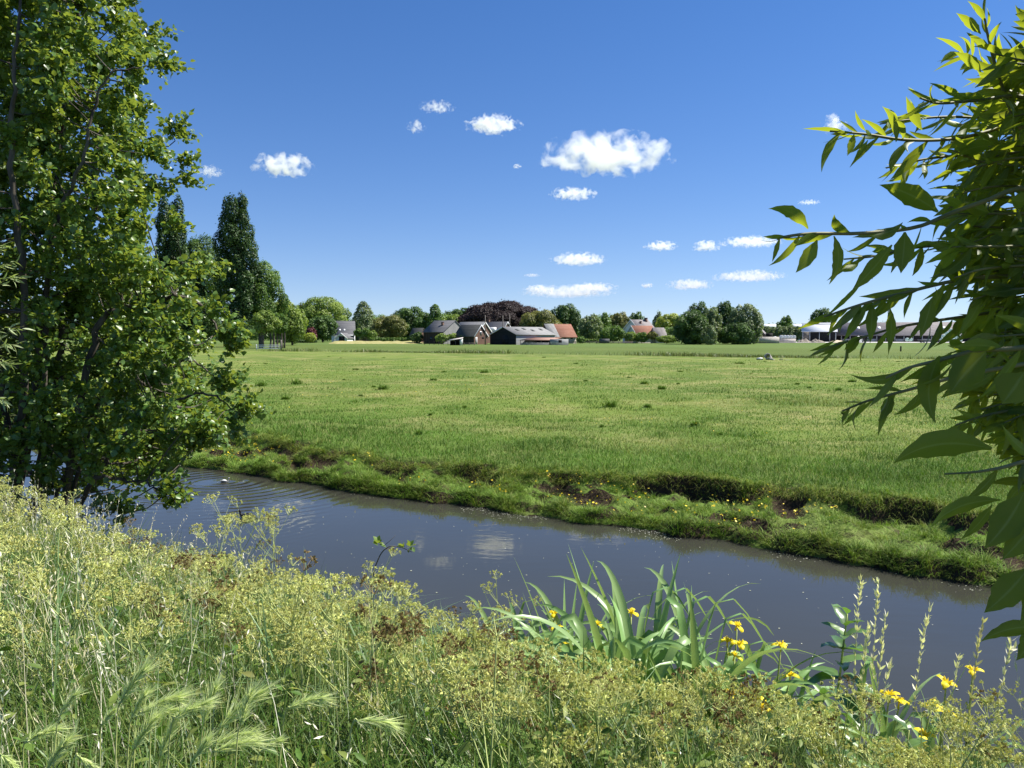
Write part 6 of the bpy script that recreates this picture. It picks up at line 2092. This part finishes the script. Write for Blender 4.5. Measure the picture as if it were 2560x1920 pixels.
def iris_flower_mesh(k):
    r_ = np.random.default_rng(700 + k)
    g = Geo()

    def petal(a, L, W, a0, a1, n=8):
        t = np.linspace(0, 1, n)
        ang = a0 + (a1 - a0) * t ** 1.2
        ds = L / (n - 1)
        r = np.concatenate([[0], np.cumsum(np.sin(ang[:-1]) * ds)]); z = np.concatenate([[0], np.cumsum(np.cos(ang[:-1]) * ds)])
        w = W * .5 * np.sin(np.pi * np.clip(t * .92 + .06, 0, 1)) ** .7 * (.55 + .6 * t)
        er = np.array([math.cos(a), math.sin(a), 0]); et = np.array([-math.sin(a), math.cos(a), 0])
        c = r[:, None] * er + z[:, None] * np.array([0, 0, 1.0])
        ru = .004 * np.sin(t * 14 + k)
        V = np.stack([c - et * w[:, None] + [0, 0, -.004], c - et * (w * .5)[:, None] + ru[:, None] * np.array([0, 0, 1]), c + [0, 0, .003], c + et * (w * .5)[:, None] - ru[:, None] * np.array([0, 0, 1]), c + et * w[:, None] + [0, 0, -.004]], 1)
        i = np.arange(n - 1)[:, None] * 5; j = np.arange(4)[None, :]
        F = np.stack([i + j, i + 5 + j, i + 6 + j, i + 1 + j], -1).reshape(-1, 4)
        g.add(V.reshape(-1, 3), F, (r_.uniform(.2, .9), r_.uniform(.45, .7), 0))
    for i in range(3):
        a = i * 2.094 + r_.normal(0, .12)
        petal(a, .062, .040, r_.uniform(.7, 1.0), r_.uniform(2.5, 3.0))
        petal(a + 1.05, .030, .012, .3, .8, 5)
        petal(a, .036, .014, .5, 1.2, 5)
    g.tube([(0, 0, -.03), (0, 0, 0)], [.005, .004], 6, (.5, .3, 0))
    return g.mesh('flower', M_PETAL, True)


IRF = [iris_flower_mesh(k) for k in range(6)]


def iris(x, y, label, n, lmin=.75, lmax=1.05, group=None, flowers=(), az0=None):
    z = float(near_height(x, y))
    root = thing('yellow_iris', label, 'iris', (x, y, z), group)
    for i in range(int(n * 2.1)):
        s = random.uniform(lmin, lmax) * (.8 if i % 3 == 2 else 1)
        a = random.uniform(0, 6.28) if az0 is None else az0 + random.gauss(0, .8)
        m4 = Matrix.Translation((random.gauss(0, .05), random.gauss(0, .05), -.02)) @ Matrix.Rotation(a, 4, 'Z') @ Matrix.Scale(s, 4)
        link('leaf', IRL[random.randrange(16)], root, None, m4)
    for (X, Y) in flowers:
        p = P(X, Y, y + random.uniform(-.05, .05))
        e = p - np.array([x, y, z])
        Geo().tube(spline([(0, 0, 0), e * [.4, .4, .55], e - [0, 0, .02]], 8), np.linspace(.006, .0038, 8), 6, (.1, .35, 0)).build('stem', M_STEM, root)
        f = link('flower', IRF[random.randrange(6)], root, None, Matrix.Translation(Vector(e)) @ Matrix.Rotation(random.uniform(0, 6), 4, 'Z') @ Matrix.Rotation(random.gauss(0, .2), 4, 'X') @ Matrix.Scale(random.uniform(.8, 1.0), 4))


def edge_at(X, t):
    """point of the near bank in column X, t behind the water edge"""
    k = (X - 1280) / FPX
    y = (4.29 - t) / (SA * k + CA)
    return k * y, y


IR = [(1385, .25, 'iris with two open flowers, leftmost of the iris bed beside the forked cow parsley', 9, [(1386, 1535), (1392, 1570)]),
      (1440, .45, 'iris with two flowers low among the seed heads', 8, [(1425, 1610), (1478, 1632)]),
      (1495, .2, 'iris with a small half-hidden flower at the left of the tall leaf fan', 10, [(1493, 1562)]),
      (1580, .2, 'iris whose single flower stands at the middle of the bed, above arching leaves', 12, [(1578, 1533)]),
      (1650, .15, 'flowerless iris with upright and folded leaves at the centre of the bed', 13, []),
      (1725, .15, 'flowerless iris with the tallest single sword leaf', 13, []),
      (1790, .2, 'flowerless iris with a long leaf bent over at the right of the bed', 11, []),
      (1845, .25, 'iris with three flowers in a row at the right end of the bed', 8, [(1842, 1565), (1818, 1605), (1850, 1612)]),
      (1850, .6, 'iris with a large low flower amid cow parsley at the right of the bed', 6, [(1836, 1640)]),
      (1945, .35, 'iris with two flowers left of the broad-leaved herb', 6, [(1952, 1615), (1975, 1690)]),
      (1860, .95, 'iris whose small flowers peep out deep in the cow parsley', 5, [(1830, 1738), (1888, 1748), (1905, 1770)]),
      (2060, .3, 'iris with one broad leaf folded over beside the broad-leaved herb', 7, []),
      (2150, .35, 'iris with pale broad leaves behind the dry grass stalks', 6, []),
      (2225, .45, 'iris with two low flowers right of the dry grass stalks', 6, [(2222, 1740), (2248, 1756)]),
      (2290, .4, 'iris with a long arching leaf and one flower low at the right', 6, [(2330, 1762)]),
      (2370, .4, 'iris with a flower of spread petals, second from the right edge', 6, [(2365, 1710)]),
      (2440, .35, 'iris with the highest flower at the far right', 6, [(2432, 1678)]),
      (2345, .75, 'iris with two low flowers at the bottom right amid seed heads', 5, [(2310, 1840), (2365, 1785)]),
      (1250, .25, 'flowerless iris with wide leaves bent to the left, beside the lone cow parsley', 8, []),
      (1320, .3, 'flowerless iris left of the two open flowers', 8, [])]
for k in range(11):
    IR.append((1370 + 45 * k + random.uniform(-15, 15), random.uniform(.3, .6), 'flowerless iris with arching leaves crowded into the iris bed', 8, []))
for X, t, lab, n, fl in IR:
    x, y = edge_at(X, t)
    big = 1500 <= X <= 1800
    if big:
        x, y = edge_at(X, t + .15)
    iris(x, y, lab, n, (.7 if not big else .85), (.92 if not big else 1.06), 'irises crowded into the iris bed' if lab.startswith('flowerless iris with arching leaves crowded') else None, fl)
# tall leaves of the centre that break the skyline of the bed
for X, Yt, lab in ():
    pass

# the broad-leaved herb and the dry grass stalks -----------------------------
def broad_herb():
    x, y = edge_at(2092, .35)
    z = float(near_height(x, y))
    root = thing('broad_leaved_herb', 'tall broad-leaved green herb with a crowded leafy top standing against the water', 'herb', (x, y, z))
    top = P(2118, 1535, y) - np.array([x, y, z])
    main = spline([(0, 0, -.02), top * [.3, .3, .4], top * [.7, .7, .75], top], 14)
    Geo().tube(main, np.linspace(.009, .004, 14), 7, (.2, .45, 0)).build('stem', M_STEM, root)
    for k in range(26):
        f = .15 + .85 * (k / 25) ** .8
        p = main[min(int(f * 13), 13)]
        a = k * 2.4 + random.gauss(0, .3)
        up_ = -.25 + 1.5 * max(0, f - .5) * 2
        L = (.26 - .15 * f) * random.uniform(.85, 1.2)
        d = unit(np.array([math.cos(a), math.sin(a), up_]))
        V, F, T = leaf_batch(p[None], d[None], unit(np.array([[-.3 * math.cos(a), -.3 * math.sin(a), 1.0]])), np.array([L]), np.array([L * random.uniform(.42, .6)]), np.array([[random.random(), random.uniform(.35, .65)]]), .2, random.uniform(.25, .6), 6)
        V = V + rng.normal(0, .0022, V.shape)
        link('leaf', mesh('leaf', V, F, M_DOCK, T, True), root)


broad_herb()


def low_herb(X, Y, d, k):
    p = P(X, Y, d)
    z = float(near_height(p[0], p[1]))
    root = thing('dock', 'broad-leaved dock plant sticking out between grass and cow parsley', 'dock', (p[0], p[1], z), 'dock plants scattered over the near bank', random.uniform(0, 6))
    h = max(.25, p[2] - z)
    main = spline([(0, 0, -.02), (.02, 0, h * .5), (.0, .02, h)], 10)
    Geo().tube(main, np.linspace(.006, .003, 10), 6, (.2, .4, 0)).build('stem', M_STEM, root)
    for i in range(11):
        f = .3 + .7 * i / 10
        a = i * 2.4
        L = (.20 - .11 * f) * random.uniform(.85, 1.2)
        dv = unit(np.array([math.cos(a), math.sin(a), -.2 + 1.3 * f * f]))
        V, F, T = leaf_batch(main[min(int(f * 9), 9)][None], dv[None], unit(np.array([[-.3 * math.cos(a), -.3 * math.sin(a), 1.0]])), np.array([L]), np.array([L * random.uniform(.36, .5)]), np.array([[random.random(), random.uniform(.35, .65)]]), .2, random.uniform(.25, .6), 6)
        link('leaf', mesh('leaf', V + rng.normal(0, .002, V.shape), F, M_DOCK, T, True), root)


for k, q in enumerate([(255, 1345, 6.0), (480, 1385, 5.8), (555, 1405, 5.6), (330, 1420, 5.4), (770, 1790, 3.1), (1255, 1760, 3.5), (1390, 1850, 2.9), (1560, 1800, 3.1), (1720, 1860, 2.8), (2050, 1810, 3.0), (2260, 1820, 2.9), (110, 1500, 4.6), (640, 1560, 4.6), (930, 1640, 4.0)]):
    low_herb(*q, k)


def seed_stalk(X, Yt, t, label, curve, hn, pale=.7):
    x, y = edge_at(X + curve * -20, t)
    z = float(near_height(x, y))
    root = thing('grass_stalk', label, 'grass stalk', (x, y, z))
    top = P(X, Yt, y) - np.array([x, y, z])
    main = spline([(0, 0, -.02), top * [.2, .2, .45], top * [.55, .55, .8], top], 30)
    Geo().tube(main, np.linspace(.0022, .0008, 30), 4, (.6, .5, 0), False).build('stem', M_STRAW, root)
    n = hn * 6
    f = rng.uniform(.40, .995, n) ** .8
    i = np.clip((f * 29).astype(int), 0, 28)
    p = main[i]
    dv = unit(unit(main[i + 1] - main[i]) * 1.3 + rng.normal(0, .42, (n, 3)))
    l_ = rng.uniform(.02, .045, n)
    T = np.stack([np.clip(rng.normal(pale, .2, n), 0, 1), np.clip(rng.normal(.62, .15, n), 0, 1)], 1)
    V, F, T = leaf_batch(p, dv, rng.normal(0, 1, (n, 3)), l_, l_ * .24, T, .15, .1, 2)
    sh = Geo().add(V, F, np.concatenate([T, T[:, :1] * 0], 1))
    sh.tube(main[11:] + [0, 0, .0005], np.linspace(.0016, .0009, 19), 4, (pale, .5, 0), False)
    sh.build('seed_head', M_STRAW, root)


seed_stalk(2152, 1440, .35, 'tallest pale dry grass stalk right of the broad-leaved herb', 0, 13)
seed_stalk(2198, 1448, .4, 'second tall pale grass stalk, just right of the tallest', 0, 13)
seed_stalk(2175, 1552, .5, 'shorter pale grass stalk with drooping tip between the two tall ones', .5, 12)
seed_stalk(2216, 1532, .45, 'leaning pale grass stalk right of the two tall ones', .4, 10)
seed_stalk(2328, 1506, .4, 'pale grass stalk that arches to the right, alone over the water', 1.5, 12)
seed_stalk(2458, 1545, .45, 'dark thin grass stalk under the lowest willow leaves', .6, 9, .1)
seed_stalk(2396, 1640, .5, 'short pale grass stalk between two iris flowers at the right', 0, 6)
seed_stalk(2530, 1590, .5, 'pale grass stalk nearest the right edge', .8, 9)
seed_stalk(2225, 1655, .6, 'short curved pale grass stalk low beside the arching iris leaf', .6, 7)

# wall barley at the bottom left -------------------------------------------------
def barley(X0, Y0, X1, Y1, d, label, sag=.12):
    a = P(X0, Y0, d); b = P(X1, Y1, d)
    gx, gy = a[0] - .05 * (b[0] - a[0]) / abs(b[0] - a[0] + 1e-6), a[1] + random.uniform(-.03, .06)
    z = float(near_height(gx, gy))
    root = thing('wall_barley', label, 'barley', (gx, gy, z), 'bristly barley heads at the bottom left')
    o0 = np.array([gx, gy, z])
    ctl = (a + b) / 2 + np.array([0, 0, sag * np.linalg.norm(b - a)])
    t = np.linspace(0, 1, 12)[:, None]
    ax = (1 - t) ** 2 * a + 2 * t * (1 - t) * ctl + t ** 2 * b - o0
    st = spline([(0, 0, -.02), (a - o0) * [.3, .3, .5], (a - o0) * [.8, .8, .92] , ax[0], ax[1]], 16)
    Geo().tube(st, np.linspace(.0018, .0010, 16), 4, (.3, .5, 0), False).build('stem', M_STEM, root)
    g = Geo()
    g.tube(ax, np.linspace(.0016, .0008, 12), 5, (.3, .55, 0))
    L = np.linalg.norm(b - a)
    n = 130
    f = rng.uniform(0, .92, n); i = np.clip((f * 11).astype(int), 0, 10)
    p = ax[i] + (ax[i + 1] - ax[i]) * (f * 11 - i)[:, None]
    dv = unit(unit(ax[i + 1] - ax[i]) * 1.0 + rng.normal(0, .26, (n, 3)))
    aw = L * rng.uniform(.45, .78, n)
    sd = unit(np.cross(dv, rng.normal(0, 1, (n, 3)))) * .0012
    V = np.stack([p - sd, p + sd, p + dv * aw[:, None] + [0, 0, -.004]], 1).reshape(-1, 3)
    g.add(V, np.arange(n * 3).reshape(-1, 3), np.repeat(np.stack([rng.uniform(.2, 1, n), rng.uniform(.4, .75, n), np.zeros(n)], 1), 3, 0))
    m_ = 40
    f = np.linspace(0, .93, m_); i = np.clip((f * 11).astype(int), 0, 10)
    p = ax[i] + (ax[i + 1] - ax[i]) * (f * 11 - i)[:, None]
    dv = unit(unit(ax[i + 1] - ax[i]) + rng.normal(0, .40, (m_, 3)))
    l_ = np.full(m_, L * .15)
    V, F, T = leaf_batch(p, dv, rng.normal(0, 1, (m_, 3)), l_, l_ * .32, np.stack([rng.uniform(0, .8, m_), rng.uniform(.4, .7, m_)], 1), .2, .05, 1)
    g.add(V, F, np.concatenate([T, T[:, :1] * 0], 1))
    g.build('ear', M_BARLEY, root)


EARS = [(297, 1764, 367, 1669, 'barley head rising highest, left of the group'), (329, 1795, 370, 1729, 'short upright barley head below the highest one'),
        (345, 1786, 452, 1742, 'barley head nodding right under the highest one'), (380, 1789, 449, 1776, 'barley head bent nearly level in the middle of the group'),
        (433, 1799, 519, 1757, 'barley head slanting right above the middle of the group'), (509, 1814, 541, 1716, 'steeply upright pale barley head'),
        (547, 1824, 652, 1729, 'long barley head slanting far to the right'), (525, 1865, 630, 1834, 'barley head level with a drooping tip at the right of the group'),
        (475, 1919, 519, 1850, 'barley head at the bottom edge, right of the middle'), (117, 1925, 171, 1849, 'barley head slanting up near the bottom left corner'),
        (253, 1815, 284, 1776, 'small barley head left of the middle of the group'), (0, 1887, 40, 1915, 'barley head drooping into the bottom left corner'),
        (190, 1887, 236, 1925, 'barley head hanging down at the bottom edge'), (532, 1880, 640, 1856, 'pale barley head low at the right of the group'),
        (649, 1880, 700, 1850, 'barley head rightmost of the lower group'), (717, 1773, 806, 1745, 'lone barley head standing apart, second from the right'),
        (885, 1802, 982, 1812, 'lone barley head farthest right, drooping over the seed heads'), (335, 1875, 392, 1790, 'long barley head leaning right in the middle bottom'),
        (60, 1860, 140, 1822, 'dark barley head lying to the right near the left edge'), (400, 1895, 440, 1800, 'upright barley head in the middle bottom'),
        (600, 1815, 628, 1730, 'slim barley head crossing the longest one'), (150, 1790, 190, 1735, 'dim barley head at the left above the corner')]
for i, (a, b, c, d_, lab) in enumerate(EARS):
    barley(a, b, c, d_, 1.38 + .05 * (i % 4), lab)

# the alder twig that hangs into the picture over the canal ----------------------
def sprig():
    x, y = edge_at(930, .35)
    z = float(near_height(x, y))
    root = thing('alder_sapling', 'thin alder sapling whose twig with two tufts of leaves reaches over the canal', 'sapling', (x, y, z))
    o0 = np.array([x, y, z])
    tw = [P(930, 1480, y), P(945, 1400, y), P(970, 1368, y), P(1000, 1368, y), P(1030, 1380, y)]
    tw2 = [P(955, 1368, y), P(975, 1352, y), P(989, 1338, y)]
    g = Geo().tube(spline([(0, 0, -.03)] + [q - o0 for q in tw], 24), np.linspace(.006, .002, 24), 5)
    g.tube([q - o0 for q in tw2], [.002, .0016, .001], 4)
    g.build('stem', M_TWIG, root, None, True)
    B_ = []; D_ = []
    for X, Y, n in ((1025, 1368, 9), (945, 1360, 8), (1012, 1370, 3)):
        c = P(X, Y, y) - o0
        for k in range(n):
            d = unit(rng.normal(0, 1, 3) + [0, 0, .4]); B_.append(c + d * .008); D_.append(d)
    n = len(B_)
    L = rng.uniform(.035, .055, n)
    V, F, T = leaf_batch(np.array(B_), np.array(D_), unit(rng.normal(0, .6, (n, 3)) + [0, -.2, .8]), L, L * .85, np.stack([rng.random(n), rng.uniform(.4, .7, n)], 1), .16, .15, 2)
    link('leaves', mesh('leaves', V, F, M_ALDER, T), root)


sprig()

# water birds --------------------------------------------------------------------
def bird(name, label, cat, pos, s, az, m_body, m_bill, m_face, m_wing):
    root = thing(name, label, cat, pos, None, az)
    n, k = 14, 10
    t = np.linspace(0, 1, n)
    xs = (t - .5) * .34
    rz = .075 * np.sin(np.pi * np.clip(t * .96 + .03, 0, 1)) ** .6
    zc = .035 + .035 * (t < .15) * (.15 - t) / .15 + .012 * np.sin(np.pi * t)
    an = np.linspace(0, 2 * np.pi, k, endpoint=False)
    V = np.array([[(x, r * .85 * math.cos(a), z + r * .8 * math.sin(a)) for a in an] for x, r, z in zip(xs, rz, zc)]) * s
    V = V.reshape(-1, 3)
    i = np.arange(n - 1)[:, None] * k; j = np.arange(k)[None, :]; j2 = (j + 1) % k
    F = np.stack([i + j, i + k + j, i + k + j2, i + j2], -1).reshape(-1, 4)
    g = Geo().add(V, F)
    nk = spline([(.13, 0, .06), (.165, 0, .11), (.168, 0, .15), (.185, 0, .175), (.215, 0, .172)], 12) * s
    g.tube(nk, np.array([.034, .03, .027, .025, .024, .024, .026, .030, .032, .030, .022, .008]) * s, 9)
    g.build('body', m_body, root, None, True)
    bl = spline([(.205, 0, .174), (.232, 0, .168), (.25, 0, .162)], 5) * s
    Geo().tube(bl, np.array([.013, .011, .009, .006, .002]) * s, 6).build('bill', m_bill, root, None, True)
    Geo().box(np.array([.212, 0, .187]) * s, np.array([.016, .016, .018]) * s).build('face_shield', m_face, root)
    for sd in (-1, 1):
        Geo().tube(spline([(.08, sd * .058, .075), (-.02, sd * .068, .085), (-.13, sd * .04, .08)], 8) * s, np.array([.01, .024, .03, .032, .03, .024, .014, .003]) * s, 7).build('wing', m_wing, root, None, True)
        Geo().tube(np.array([(.195, sd * .022, .18), (.195, sd * .030, .18)]) * s, np.array([.005, .003]) * s, 6).build('eye', DARK, root)


BLACKF = surf_mat('black_feathers', (.010, .010, .012), (.03, .03, .034), 12, .6, .3)
GREYF = surf_mat('grey_feathers', (.16, .15, .14), (.45, .44, .43), 14, .7, .2)
WHITEF = surf_mat('white_feathers', (.6, .6, .58), (.75, .75, .74), 10, .7, .2)
bird('coot', 'black coot with a white bill swimming behind the tallest cow parsley', 'coot', tuple(BIRDS[0] * [1, 1, 0]), .6, R(170), BLACKF, WHITEF, WHITEF, BLACKF)
bird('duckling', 'small grey and white water bird near the far bank at the end of its ripples', 'water bird', tuple(BIRDS[1] * [1, 1, 0]), .42, R(20), GREYF, DARK, WHITEF, WHITEF)


# pale willow sprays at the left edge -----------------------------------------------
def willow_shrub():
    b = P(-90, 1330, 6.6); b[2] = float(near_height(b[0], b[1]))
    root = thing('willow_shrub', 'slim willow with pale narrow leaves at the left edge in front of the alder', 'shrub', b)
    g = Geo(); B_ = []; D_ = []; L_ = []
    for k, (X, Y, d) in enumerate([(45, 655, 6.4), (62, 690, 6.5), (60, 815, 6.3), (45, 860, 6.4), (30, 905, 6.5), (25, 1000, 6.4), (10, 610, 6.5), (-40, 520, 6.5)]):
        tip = P(X, Y, d) - b
        c = spline([(0, 0, -.05), tip * [.25, .3, .5] + [-.15, 0, 0], tip * [.65, .7, .92] + [-.05, 0, .05], tip], 26)
        g.tube(c, np.linspace(.012, .002, 26), 5)
        m_ = 30
        i = rng.integers(15, 25, m_)
        B_.append(c[i] + rng.normal(0, .01, (m_, 3)))
        D_.append(unit(unit(c[i + 1] - c[i]) + rng.normal(0, .45, (m_, 3)) + [0, 0, -.2])); L_.append(rng.uniform(.06, .11, m_))
    B_ = np.concatenate(B_); D_ = np.concatenate(D_); L_ = np.concatenate(L_); n = len(B_)
    V, F, T = leaf_batch(B_, D_, unit(rng.normal(0, .6, (n, 3)) + [0, 0, .7]), L_, L_ * .17, np.stack([rng.random(n), rng.uniform(.4, .8, n)], 1), .15, .25, 3)
    link('leaves', mesh('leaves', V, F, leaf_mat('pale_willow_leaf', (.20, .27, .11), (.36, .42, .22), .3), T), root)
    g.build('stems', M_WTWIG, root, None, True)


willow_shrub()
